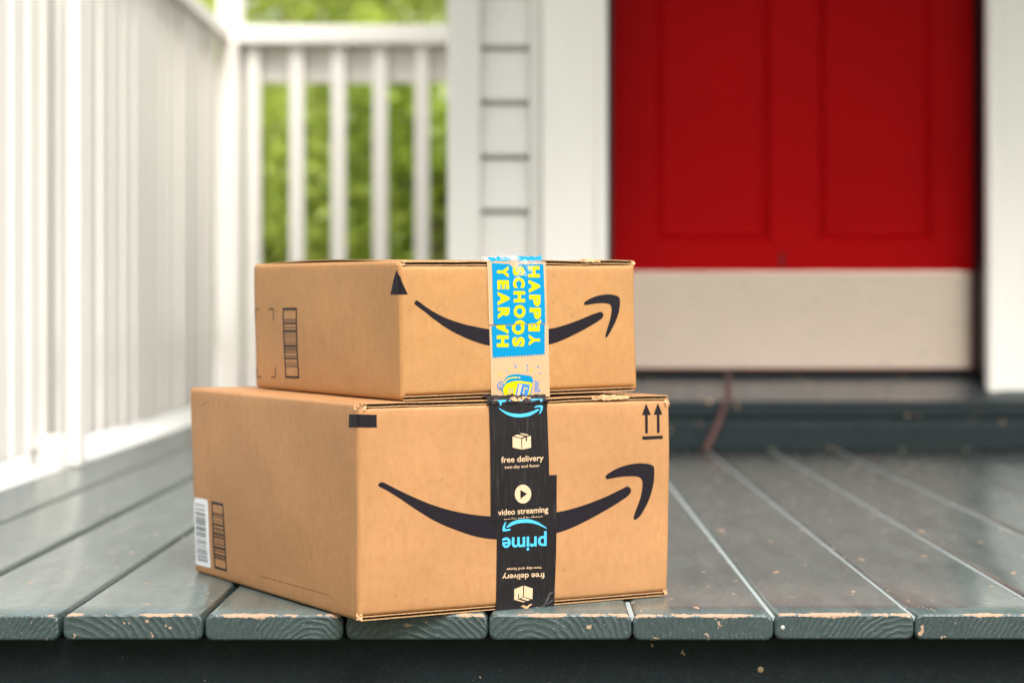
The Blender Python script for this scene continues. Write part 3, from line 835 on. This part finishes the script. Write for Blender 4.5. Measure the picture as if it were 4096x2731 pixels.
sTL, sTR, sBR, sBL = zb1([(122, 153), (402, 198), (452, 1362), (172, 1284)])
st = A.poly('address_label', [round_quad(sTL, sTR, sBR, sBL, 0.16, 0.04)], STICK, face='L', off=0.0003)
iTL, iTR, iBR, iBL = zb1([(186, 250), (356, 290), (402, 1270), (232, 1232)])
ibars = fr([(258, 9), (288, 4), (347, 20), (400, 4), (415, 4), (438, 15), (480, 13), (505, 5), (525, 9), (540, 6), (560, 6), (582, 14), (605, 10), (640, 6), (658, 11), (675, 7), (694, 17), (735, 9), (752, 7), (776, 15), (805, 12), (855, 7), (887, 8), (908, 14), (950, 12), (990, 6), (1030, 13), (1056, 14), (1082, 8), (1105, 5), (1140, 14), (1163, 7), (1196, 15), (1222, 11)], 250, 1232)
A.poly('label_barcode', barcode(iTL, iTR, iBR, iBL, ibars, 0), GREYINK, parent=st, face='L', off=0.0005)
# faint perforation low on the left side
zpf = z4([(520, 1255), (935, 1372)]); bmq = bmesh.new()
for k in range(30):
    c_ = lerp(zpf[0], zpf[1], k / 29); add_poly(bmq, [(c_[0] - 2.2, c_[1] - 2.6), (c_[0] + 2.2, c_[1] - 1.6), (c_[0] + 2.2, c_[1] + 2.2), (c_[0] - 2.2, c_[1] + 1.4)])
tag(A.print_mesh('perforation', bmq, mat_ink('perforation_shadow', (0.16, 0.075, 0.035), 0.8, 0.0), A.root, 0.0002, 'L'), kind='stuff')
# black tape: lower strip, then the upper strip lying over it
low = A.poly('tape', [z5([(978, 567), (1372, 564), (1370, 800), (1362, 1452), (1340, 1460), (1200, 1470), (969, 1482), (972, 1200), (977, 868)])], TAPEK, off=0.00045)
tag(low, 'lower strip of black tape printed upside down')
up = A.poly('tape', [z5([(922, 75), (1311, 72), (1314, 200), (1318, 420), (1323, 852), (1150, 858), (933, 868), (931, 700), (927, 350)])], TAPEK, off=0.0009)
tag(up, 'upper strip of black tape over the box front')
zt1 = zm(1900, 1560, 400 / 1206); zt2 = zm(1900, 2000, 400 / 1307)
sm1 = smooth_poly(zt1([(277, 213), (330, 243), (400, 270), (470, 281), (540, 284), (620, 272), (690, 250), (748, 226), (766, 233), (740, 256), (660, 302), (590, 320), (520, 326), (450, 320), (380, 297), (310, 252), (280, 224)]))
ar1 = smooth_poly(zt1([(707, 205), (740, 185), (785, 179), (806, 184), (811, 204), (800, 242), (782, 274), (764, 286), (776, 248), (784, 214), (768, 204), (738, 204), (712, 210)]))
A.poly('blue_smile', [sm1, ar1], LBLUE, up, 0.0012)
A.poly('torn_lettering', [zt1([(262, 118), (362, 112), (364, 134), (308, 150), (306, 182), (286, 182), (284, 142), (264, 138)]), zt1([(395, 112), (425, 110), (420, 126), (398, 128)]), zt1([(540, 112), (556, 112), (554, 136), (540, 136)]), zt1([(655, 108), (770, 98), (772, 112), (690, 128), (660, 122)]), zt1([(775, 106), (812, 106), (806, 134), (778, 138)])], LBLUE, up, 0.0014)
bx1 = [zt1([(436, 556), (541, 583), (544, 713), (437, 688)]), zt1([(553, 583), (595, 567), (595, 613), (611, 613), (611, 561), (657, 547), (660, 690), (553, 713)]), zt1([(455, 548), (490, 534), (580, 552), (541, 573)]), zt1([(524, 524), (546, 517), (637, 535), (604, 546)])]
circ = [(562 + 98 * math.cos(a), 1248 + 113 * math.sin(a)) for a in [2 * math.pi * k / 40 for k in range(40)]]
A.poly('package_icon', bx1, TANINK, up, 0.0012); A.poly('play_icon', [zt1(circ)], TANINK, up, 0.0012)
A.poly('play_triangle', [zt1([(529, 1199), (609, 1245), (531, 1305)])], TAPEK, up, 0.0014)
for body_, q_, bo in (('free delivery', [(298, 800), (810, 775), (810, 868), (298, 897)], 0.014), ('two-day and faster', [(340, 906), (765, 884), (765, 930), (340, 958)], 0.006), ('video streaming', [(262, 1437), (862, 1395), (862, 1490), (262, 1528)], 0.014)):
    A.text('lettering', body_, zt1(q_), TANINK, up, 0.0012, bo)
A.text('cropped_lettering', 'movies and tv shows', zt1([(335, 1533), (795, 1496), (795, 1545), (335, 1587)]), TANINK, up, 0.0012, 0.004, cut=(zt1([(335, 1558)])[0], zt1([(800, 1523)])[0], 'above'))
arc = smooth_poly(zt2([(398, 341), (450, 290), (520, 258), (590, 243), (650, 240), (720, 250), (800, 280), (870, 323), (917, 358), (908, 364), (840, 331), (780, 308), (720, 295), (650, 290), (580, 295), (510, 310), (450, 336), (412, 353)]))
ar2 = smooth_poly(zt2([(389, 278), (370, 300), (350, 340), (345, 388), (355, 402), (400, 400), (440, 390), (453, 375), (440, 368), (400, 372), (382, 366), (378, 345), (386, 310), (395, 285)]))
A.poly('blue_smile', [arc, ar2], LBLUE, low, 0.0008)
A.text('brand_lettering', 'prime', zt2([(915, 642), (342, 668), (342, 424), (915, 398)]), LBLUE, low, 0.0008, 0.022)
for body_, q_, bo in (('two-day and faster', [(855, 897), (395, 918), (395, 870), (855, 850)], 0.006), ('free delivery', [(897, 1018), (345, 1042), (345, 945), (897, 917)], 0.014)):
    A.text('lettering', body_, zt2(q_), TANINK, low, 0.0008, bo)
bx2 = [zt2([(505, 1158), (618, 1112), (620, 1258), (568, 1282), (567, 1220), (555, 1220), (556, 1290), (506, 1302)]), zt2([(632, 1110), (747, 1150), (745, 1290), (632, 1258)]), zt2([(590, 1278), (625, 1264), (720, 1296), (678, 1312)]), zt2([(527, 1303), (560, 1292), (650, 1322), (634, 1330)])]
A.poly('package_icon', bx2, TANINK, low, 0.0008)
A.poly('torn_patch', [zt2([(590, 1385), (630, 1368), (690, 1390), (668, 1432), (645, 1424), (640, 1400)]), zt2([(775, 1410), (800, 1392), (830, 1400), (822, 1426), (785, 1430)])], KTORN, low, 0.0010)
# crinkled film at the foot of the tape
def ribbon(car, name, pts, wd, mat, parent, off, amp=0.0008, seed=0, face='F'):
    """a raised wrinkle of tape: a narrow ridge following photo points"""
    bm = bmesh.new(); prev = None; n = len(pts)
    for i, p in enumerate(pts):
        a = Vector(pts[max(0, i-1)]); b = Vector(pts[min(n-1, i+1)]); t = (b - a).normalized(); nn = Vector((-t.y, t.x))
        w_ = wd * math.sin(math.pi * (i + 0.6) / (n + 0.2))
        cur = []
        for k, hgt in ((-1, 0), (0, 1), (1, 0)):
            pp, z = car.px(p[0] + nn.x * w_ * k, p[1] + nn.y * w_ * k, face)
            cur.append(bm.verts.new(car.warp(car.wall(pp, z, off + amp * hgt))))
        if prev:
            for k in range(2): bm.faces.new([prev[k], prev[k+1], cur[k+1], cur[k]])
        prev = cur
    bmesh.ops.recalc_face_normals(bm, faces=bm.faces)
    return bm_obj(name, bm, mat, parent, False)
WRK = mat_plain('crinkled_tape', (0.05, 0.05, 0.05), 0.16, 0.2, 200, 0.8)
ribbon(A, 'tape_wrinkle', zt2([(1034, 1198), (990, 1206), (965, 1230), (948, 1280), (925, 1330), (895, 1375), (850, 1392)]), 4.0, WRK, low, 0.0006, 0.0022)
ribbon(A, 'tape_wrinkle', zt2([(1008, 1298), (985, 1325), (950, 1350), (920, 1362)]), 3.5, WRK, low, 0.0006, 0.0018)
ribbon(A, 'tape_wrinkle', zt2([(735, 1355), (700, 1378), (680, 1405), (660, 1432)]), 3.5, KTORN, low, 0.0006, 0.0016)

for P in ([(30, 118), (60, 92), (84, 84)], [(120, 170), (138, 146), (150, 132)]):
    ribbon(A, 'crease', z4(smooth_poly(P)[:(len(P) - 1) * 4 + 1]), 3.6, KRAFT1, A.root, -0.0002, 0.0007, 0, 'L')
zc = zm(1380, 1560, 320 / 2281)
for P in ([(340, 545), (400, 490), (470, 440), (540, 420)], [(600, 490), (560, 570), (510, 650), (490, 700)]):
    ribbon(A, 'crease', zc(smooth_poly(P)[:(len(P) - 1) * 4 + 1]), 3.0, KRAFT1, A.root, -0.0002, 0.0009)
# crumpled fragments (torn corners, rolled tape edge)
def crumple(name, mat, parent, M_, size, seed, n=12, m=6, rough=0.5):
    """small crumpled sheet in the parent's space"""
    bm = bmesh.new(); g = {}
    for i in range(n + 1):
        for j in range(m + 1):
            u_, v_ = i / n - 0.5, j / m - 0.5
            q = Vector((i * 0.55 + seed, j * 0.6, seed * 0.7))
            h_ = mnoise.noise(q) * size[2] * 2 + math.cos(v_ * math.pi) * size[2] * 0.7
            g[i, j] = bm.verts.new(M_ @ Vector((u_ * size[0] + mnoise.noise(q + Vector((9, 0, 0))) * size[0] * rough * 0.15, v_ * size[1] + mnoise.noise(q + Vector((0, 7, 0))) * size[1] * rough * 0.6, h_)))
    for i in range(n):
        for j in range(m): bm.faces.new([g[i, j], g[i+1, j], g[i+1, j+1], g[i, j+1]])
    return bm_obj(name, bm, mat, parent)
RX = lambda d: Matrix.Rotation(math.radians(d), 4, 'X')
RZ = lambda d: Matrix.Rotation(math.radians(d), 4, 'Z')
RY = lambda d: Matrix.Rotation(math.radians(d), 4, 'Y')
T = Matrix.Translation
crumple('torn_corner', KTORN, A.root, T((0.005, 0.0045, A.H - 0.003)) @ RZ(-40) @ RX(55), (0.012, 0.009, 0.0012), 3, 5, 4, 0.5)
crumple('torn_corner', KTORN, A.root, T((A.W - 0.001, 0.002, A.H - 0.008)) @ RZ(30) @ RX(70), (0.009, 0.007, 0.0012), 8, 5, 4, 0.5)
crumple('torn_corner', KTORN, A.root, T((0.002, 0.001, 0.004)) @ RZ(-35) @ RX(80), (0.006, 0.006, 0.0009), 5, 5, 4, 0.5)
crumple('torn_corner', KTORN, A.root, T((A.W - 0.003, 0.0015, 0.003)) @ RZ(30) @ RX(75), (0.008, 0.005, 0.0010), 15, 5, 4, 0.5)
px0 = A.px(1956, 1602, 'F')[0]; px1 = A.px(2190, 1598, 'F')[0]
crumple('tape_fold', TAPEK, A.root, T(((px0 + px1) / 2, 0.0030, A.H + 0.0004)) @ RX(35), (px1 - px0 + 0.004, 0.014, 0.0013), 21, 26, 6, 0.25)
crumple('torn_patch', KTORN, A.root, T(((px0 * 0.42 + px1 * 0.58), 0.0012, A.H - 0.0002)) @ RX(62), (0.024, 0.006, 0.0012), 25, 16, 5, 0.6)

# --- small carton
top_z = A.H + 0.0006
zd0 = 1.942
Nb = Vector((X_at(1605, zd0), Y(zd0), top_z + 0.0012)); a2 = math.radians(30.5)
Wb = None
def solve_w(u, ang):
    k = (u - U0) / FPX; c_, s_ = math.cos(ang), math.sin(ang)
    return (k * zd0 - Nb.x) / (c_ - k * s_)
Wb = solve_w(2549, a2); Lb = solve_w(1021, a2 + math.pi / 2)
B = Carton('cardboard_box', Nb, (math.cos(a2), math.sin(a2)), Wb, Lb, 0.1385, (0.0, -math.radians(0.85)), -0.004, 0.004, KRAFT2, 5.1, 0.0, 0.0045)
tag(B.root, 'small brown carton with blue and yellow tape on top of the larger one', 'box', 'stacked delivery boxes')
B.body()
midb = B.W * 0.49
def liftB1(x, y): return 0.0028 * math.sin(math.pi * min(1, y / B.L)) * (0.4 + 0.6 * (1 - x / B.W)) + 0.0004 * mnoise.noise(Vector((x * 40, y * 8, 2)))
def liftB2(x, y): return 0.0006 + 0.0008 * mnoise.noise(Vector((x * 26, y * 8, 6)))
B.flap(0.003, midb - 0.001, True, liftB1, 31); B.flap(midb + 0.001, B.W - 0.003, True, liftB2, 32)
B.flap(0.003, midb - 0.001, False, seed=33); B.flap(midb + 0.001, B.W - 0.003, False, seed=34)
z8 = zm(1580, 1010, 1000 / 2352)
smile = smooth_poly(z8([(179, 474), (190, 456), (212, 456), (330, 540), (480, 618), (640, 672), (760, 698), (880, 720), (1160, 745), (1435, 718), (1560, 690), (1700, 643), (1820, 594), (1912, 560), (1938, 560), (1954, 582), (1946, 612), (1900, 648), (1800, 708), (1680, 770), (1560, 825), (1435, 864), (1160, 905), (883, 873), (760, 840), (640, 793), (500, 720), (380, 638), (280, 560), (192, 494)]))
arrow = smooth_poly(z8([(1772, 476), (1800, 450), (1860, 420), (1930, 400), (2000, 393), (2060, 400), (2098, 414), (2113, 440), (2113, 500), (2100, 570), (2070, 650), (2030, 730), (1998, 785), (1982, 797), (1974, 782), (1990, 720), (2015, 640), (2030, 570), (2032, 520), (2020, 490), (1992, 479), (1940, 475), (1870, 480), (1800, 492), (1778, 490)]))
B.poly('printed_smile', [smile, arrow], INK)
UE2 = 1601
z7 = zm(980, 1000, 720 / 1821)
bmq = bmesh.new()
ap, lf, rt = z7([(1533, 203)])[0], z7([(1479, 453)])[0], z7([(1644, 447)])[0]
NT = 10
prev = None
for i in range(NT + 1):
    t = i / NT; a, b = lerp(ap, lf, t), lerp(ap, rt, t)
    row = [bmq.verts.new((*lerp(a, b, k / 12), 0)) for k in range(13)] if i else [bmq.verts.new((*ap, 0))]
    if prev:
        if len(prev) == 1:
            for k in range(12): bmq.faces.new([prev[0], row[k+1], row[k]])
        else:
            for k in range(12): bmq.faces.new([prev[k], prev[k+1], row[k+1], row[k]])
    prev = row
B.print_mesh('corner_triangle', bmq, INK, B.root, 0.0003, None, UE2)
zb2 = zm(1000, 1200, 240 / 1107)
cTL, cTR, cBR, cBL = zb2([(633, 150), (905, 143), (940, 1445), (668, 1437)])
bars = fr([(172, 44), (365, 16), (398, 5), (434, 28), (507, 16), (572, 40), (618, 6), (656, 8), (695, 6), (747, 6), (793, 14), (846, 42), (902, 28), (943, 5), (968, 5), (1027, 14), (1073, 30), (1152, 7), (1190, 6), (1222, 16), (1416, 42)], 150, 1437)
B.poly('barcode', barcode(cTL, cTR, cBR, cBL, bars, 0.075), INK, face='L')
R4 = lambda x0, y0, x1, y1: [(x0, y0), (x1, y0), (x1, y1), (x0, y1)]
for h_, v_ in (((106, 172, 188, 190), (106, 191, 118, 372)), ((360, 160, 452, 182), (442, 183, 454, 364)), ((132, 1402, 214, 1424), (124, 1220, 137, 1401)), ((392, 1408, 480, 1430), (467, 1228, 480, 1407))):
    B.poly('placement_mark', [zb2(R4(*h_)), zb2(R4(*v_))], INK, face='L')
ztb = zm(1900, 1010, 360 / 925)
lowb = B.poly('tape', [ztb([(139, 752), (742, 726), (746, 1000), (765, 1476), (500, 1490), (162, 1503), (150, 1100)])], TAPEC, off=0.0004); tag(lowb, 'lower strip of clear tape with a printed backpack')
upb = B.poly('tape', [ztb([(122, 96), (722, 96), (724, 400), (728, 730), (430, 738), (133, 742), (128, 400)])], TAPEC, off=0.0008); tag(upb, 'upper strip of clear tape printed blue')
zig = [(172, 1088)]; nt_ = 18
for k in range(nt_):
    x0 = 172 + (703 - 172) * k / nt_; x1 = 172 + (703 - 172) * (k + 1) / nt_; yb0 = 1088 - (1088 - 1055) * k / nt_
    zig += [((x0 + x1) / 2, yb0 - 20), (x1, yb0 - 2)]
lb_blue = B.poly('blue_band', [ztb([(703, 737), (162, 754)] + zig)], BLUE, lowb, 0.0006)
ub_blue = B.poly('blue_band', [ztb([(169, 108), (350, 118), (415, 188), (450, 118), (696, 120), (703, 420), (708, 727), (430, 735), (178, 739), (172, 400)])], BLUE, upb, 0.0010)
def cwq(x0, x1, y0, y1): return ztb([(x1, y0), (x1, y1), (x0, y1), (x0, y0)])
def ccwq(x0, x1, y0, y1): return ztb([(x0, y1), (x0, y0), (x1, y0), (x1, y1)])
bt = bmesh.new()
for ch_, x0, x1, y0, y1 in (('Y', 220, 338, 140, 258), ('E', 221, 340, 285, 380), ('A', 222, 342, 403, 542), ('R', 224, 342, 563, 682),
                            ('S', 381, 500, 143, 238), ('C', 382, 501, 258, 364), ('H', 385, 502, 396, 512), ('O', 385, 504, 538, 672), ('O', 386, 505, 694, 826),
                            ('H', 540, 655, 140, 257), ('A', 541, 657, 280, 414), ('P', 543, 659, 435, 552), ('P', 545, 661, 568, 684), ('Y', 546, 662, 684, 802)):
    add_text(bt, ch_, cwq(x0, x1, y0, y1), 0.06)
clip(bt, (ztb([(133, 740)])[0], ztb([(727, 729)])[0], 'above'))
B.print_mesh('lettering', bt, YELLOW, ub_blue, 0.0012, 'F')
bt = bmesh.new()
for ch_, x0, x1, y0, y1 in (('H', 214, 333, 850, 970), ('A', 210, 332, 690, 834), ('S', 370, 494, 866, 966), ('C', 368, 493, 728, 842), ('Y', 536, 653, 840, 956), ('E', 533, 650, 718, 808)):
    add_text(bt, ch_, ccwq(x0, x1, y0, y1), 0.06)
clip(bt, (ztb([(139, 750)])[0], ztb([(742, 728)])[0], 'below'))
B.print_mesh('lettering', bt, YELLOW, lb_blue, 0.0008, 'F')
CUTB = (ztb([(162, 1500)])[0], ztb([(765, 1474)])[0], 'above')
def bp(name, polys, mat, off): return B.poly(name, [ztb(P) for P in polys], mat, lowb, off, cut=CUTB)
MIDB = mat_ink('mid_blue_ink', (0.05, 0.22, 0.62), 0.4, 0.02)
bp('backpack_print', [smooth_poly([(272, 1400), (284, 1340), (304, 1290), (345, 1260), (410, 1249), (490, 1256), (556, 1268), (580, 1288), (586, 1340), (580, 1400), (566, 1455), (550, 1500), (420, 1510), (310, 1508), (284, 1455)])], BLUE, 0.00060)
bp('backpack_yellow', [smooth_poly([(281, 1402), (303, 1356), (350, 1330), (425, 1316), (500, 1324), (578, 1340), (574, 1382), (560, 1440), (543, 1500), (420, 1508), (312, 1500), (289, 1452)]), stroke([(292, 1345), (306, 1315), (332, 1295), (370, 1284), (426, 1281)], 13)], YELLOW, 0.00075)
bp('backpack_pocket', [[(432, 1344), (500, 1347), (552, 1357), (549, 1400), (526, 1492), (402, 1500), (414, 1430), (424, 1380)], stroke([(275, 1326), (243, 1330), (222, 1358), (232, 1392), (268, 1412)], 9), stroke([(272, 1350), (256, 1353), (246, 1366), (252, 1382), (272, 1392)], 7), stroke([(344, 1398), (380, 1392), (373, 1466), (338, 1460), (344, 1398)], 6), stroke([(352, 1438), (368, 1416)], 6)], MIDB, 0.00090)
bp('backpack_stripe', [[(442, 1352), (473, 1356), (458, 1430), (444, 1496), (416, 1498), (430, 1420)], [(428, 1282), (444, 1274), (454, 1280), (446, 1296)]], TANINK, 0.00105)
bp('confetti', [stroke([(400, 1147), (404, 1175), (422, 1180)], 9), [(522, 1146), (531, 1146), (531, 1174), (522, 1174)], [(522, 1197), (531, 1197), (531, 1216), (522, 1216)], stroke([(628, 1164), (640, 1178)], 11), stroke([(648, 1252), (662, 1240)], 12), stroke([(318, 1214), (330, 1206)], 9)], MIDB, 0.0006)
bp('confetti', [stroke([(330, 1206), (346, 1194)], 13), stroke([(228, 1250), (250, 1266)], 10), stroke([(248, 1232), (264, 1248)], 10), stroke([(442, 1206), (456, 1216)], 14), [(560, 1184), (570, 1184), (570, 1228), (560, 1228)], stroke([(640, 1270), (656, 1252)], 12)], YELLOW, 0.0006)
bp('backpack_lines', [stroke([(500, 1380), (492, 1430), (478, 1490)], 10), stroke([(520, 1382), (520, 1408)], 14)], YELLOW, 0.0011)
bt = bmesh.new(); add_text(bt, 'gear', ztb([(605, 1432), (605, 1306), (664, 1306), (664, 1432)]), 0.01); add_text(bt, 'l', ztb([(602, 1480), (602, 1470), (640, 1470), (640, 1480)]), 0.01)
B.print_mesh('lettering', bt, MIDB, lowb, 0.0006, 'F')
# torn tape and flap fragments along the top edge
pz0 = B.px(1950, 1046, 'F')[0]; pz1 = B.px(2180, 1046, 'F')[0]
wd_ = pz1 - pz0
crumple('tape_fold', BLUE, B.root, T((pz0 + wd_ * 0.22, 0.0022, B.H + 0.0006)) @ RX(58), (wd_ * 0.36, 0.0085, 0.0008), 41, 14, 5, 0.3)
crumple('tape_fold', BLUE, B.root, T((pz0 + wd_ * 0.75, 0.0022, B.H + 0.0008)) @ RX(58), (wd_ * 0.42, 0.0100, 0.0010), 43, 14, 5, 0.4)
crumple('loose_film', FILM, B.root, T((pz0 + wd_ * 0.25, 0.004, B.H + 0.0030)) @ RX(30) @ RY(-3), (wd_ * 0.62, 0.009, 0.0010), 45, 18, 6, 0.3)
crumple('loose_film', FILM, B.root, T((pz0 + wd_ * 0.62, -0.0008, B.H - 0.008)) @ RX(88), (wd_ * 0.42, 0.020, 0.0010), 49, 14, 6, 0.5)
crumple('torn_corner', KTORN, B.root, T((0.004, 0.0035, B.H - 0.0015)) @ RZ(-35) @ RX(45), (0.008, 0.006, 0.0008), 53, 5, 4, 0.5)
crumple('torn_corner', KTORN, B.root, T((B.W - 0.002, 0.0025, B.H - 0.002)) @ RZ(25) @ RX(60), (0.007, 0.005, 0.0008), 57, 5, 4, 0.5)
crumple('torn_edge', KTORN, B.root, T((B.W * 0.80, 0.0012, B.H + 0.0002)) @ RX(60), (0.022, 0.0045, 0.0009), 59, 14, 4, 0.6)
crumple('torn_edge', KTORN, A.root, T((A.W * 0.80, 0.0010, A.H - 0.0006)) @ RX(62), (0.046, 0.0048, 0.0010), 61, 22, 4, 0.6)

# ------------------------------------------------------------------ garden
LEAF = [mat_leaf('leaf_bright', (0.09, 0.16, 0.012), (0.46, 0.52, 0.10), (0.80, 0.92, 0.22)),
        mat_leaf('leaf_mid', (0.05, 0.105, 0.010), (0.36, 0.44, 0.06), (0.70, 0.86, 0.14)),
        mat_leaf('leaf_dark', (0.045, 0.085, 0.008), (0.13, 0.18, 0.014), (0.30, 0.40, 0.02))]
BARK = mat_plain('bark', (0.10, 0.07, 0.05), 0.9, 0.3, 30)
def plant(name, label, cat, base, clumps, nleaf, size, mat, trunk_r, seed):
    r = random.Random(seed); e = empty(name, base); tag(e, label, cat, 'garden plants behind the back railing')
    bm = []; vs = []; fs = []
    tot = sum(c[3] ** 2 for c in clumps)
    for cx, cy, cz, cr in clumps:
        k = int(nleaf * cr * cr / tot)
        for _ in range(k):
            d = Vector((r.gauss(0, 1), r.gauss(0, 1), r.gauss(0, 1))).normalized()
            rad = cr * (0.55 + 0.5 * r.random()) * (1 + 0.35 * mnoise.noise(d * 2.2 + Vector((cx, cy, cz + seed))))
            p = Vector((cx, cy, cz)) + Vector((d.x, d.y, d.z * 0.85)) * rad
            nrm = (d + Vector((r.uniform(-.8, .8), r.uniform(-.8, .8), r.uniform(-.3, .9)))).normalized()
            t = nrm.orthogonal().normalized(); t = Matrix.Rotation(r.uniform(0, 6.28), 3, nrm) @ t; b = nrm.cross(t)
            s_ = size * r.uniform(0.6, 1.3); n0 = len(vs)
            vs += [p - t * s_, p - b * s_ * 0.42 + nrm * s_ * 0.12, p + t * s_, p + b * s_ * 0.42 + nrm * s_ * 0.12]
            fs += [(n0, n0+1, n0+2), (n0, n0+2, n0+3)]
    cr_ = mesh_obj('crown', vs, fs, mat, e)
    top = max(c[2] for c in clumps)
    pts = [(0, 0, 0), (0.02, 0.02, top * 0.4), (0.05, -0.02, top * 0.8), (0.04, 0.0, top)]
    tube('trunk', pts, [trunk_r, trunk_r * 0.8, trunk_r * 0.5, trunk_r * 0.2], BARK, e)
    for q in range(4):
        c = clumps[q % len(clumps)]
        tube('limb', [(0.03, 0, top * 0.35), (c[0] * 0.5, c[1] * 0.5, c[2] * 0.75), (c[0], c[1], c[2])], [trunk_r * 0.5, trunk_r * 0.3, trunk_r * 0.1], BARK, e, 6)
    return e
def clump_set(seed, w_, d_, z0, z1, n_, r0, r1):
    r = random.Random(seed); return [(r.uniform(-w_, w_), r.uniform(-d_, d_), r.uniform(z0, z1), r.uniform(r0, r1)) for _ in range(n_)]
def gp(u, zd): return (X_at(u, zd), Y(zd), -0.6)
plant('shrub', 'yellow green shrub right of the corner column behind the railing', 'shrub', gp(1180, 9.6), clump_set(1, .5, .4, .9, 2.1, 9, .25, .45), 3300, 0.052, LEAF[0], 0.04, 1)
plant('shrub', 'dark green shrub behind the middle balusters', 'shrub', gp(1420, 10.6), clump_set(2, .5, .4, .8, 1.95, 9, .28, .46), 3200, 0.054, LEAF[1], 0.04, 2)
plant('shrub', 'bright green shrub beside the house corner behind the railing', 'shrub', gp(1720, 9.4), clump_set(3, .48, .4, .8, 2.0, 9, .25, .42), 3800, 0.050, LEAF[1], 0.04, 3)
plant('tree', 'tall bright yellow green tree above the back railing', 'tree', gp(1500, 14.0), clump_set(4, 1.5, .8, 1.9, 4.2, 16, .5, .8), 2800, 0.095, LEAF[0], 0.09, 4)
plant('tree', 'tall light green tree furthest right behind the house corner', 'tree', gp(1250, 16.5), clump_set(5, 1.1, .8, 1.6, 3.7, 13, .5, .8), 2600, 0.10, LEAF[0], 0.10, 5)
gw = empty('garden_wall', gp(1350, 12.4)); tag(gw, 'low brown wall at the foot of the garden shrubs', 'wall')
BRN = mat_plain('brown_wall', (0.30, 0.20, 0.14), 0.85, 0.25, 8)
local(box('wall_body', (X_at(960, 12.4), Y(12.4), -0.6), (X_at(2050, 12.4), Y(12.55), 0.56), BRN, gw, 0.01)); local(box('coping', (X_at(960, 12.4) - .02, Y(12.37), 0.562), (X_at(2050, 12.4) + .02, Y(12.58), 0.61), BRN, gw, 0.01))

added_hedge = empty('added_hedge', (0.5, -7.5, -0.6)); tag(added_hedge, 'tall bank of leaves added unseen behind the viewer to block low front sky', 'added_hedge')  # out of view, added to keep low front sky off the deck face
hr = random.Random(77); vs = []; fs = []
for _ in range(15000):
    p = Vector((hr.uniform(-9, 9), hr.uniform(-0.55, 0.55), hr.uniform(0.05, 5.3 + 0.35 * mnoise.noise(Vector((_ * 0.01, 0, 0))))))
    n_ = Vector((hr.gauss(0, 1), hr.gauss(0, 1), hr.gauss(0, 1))).normalized(); t = n_.orthogonal().normalized(); b = n_.cross(t); q = hr.uniform(0.07, 0.14)
    k = len(vs); vs += [p - t * q, p - b * q * 0.5, p + t * q, p + b * q * 0.5]; fs += [(k, k+1, k+2), (k, k+2, k+3)]
mesh_obj('crown', vs, fs, LEAF[2], added_hedge)
for q in range(6): tube('trunk', [(-7.5 + 3 * q, 0, 0), (-7.45 + 3 * q, 0.05, 1.2), (-7.5 + 3 * q, 0, 4.2)], [0.06, 0.045, 0.02], BARK, added_hedge, 6)
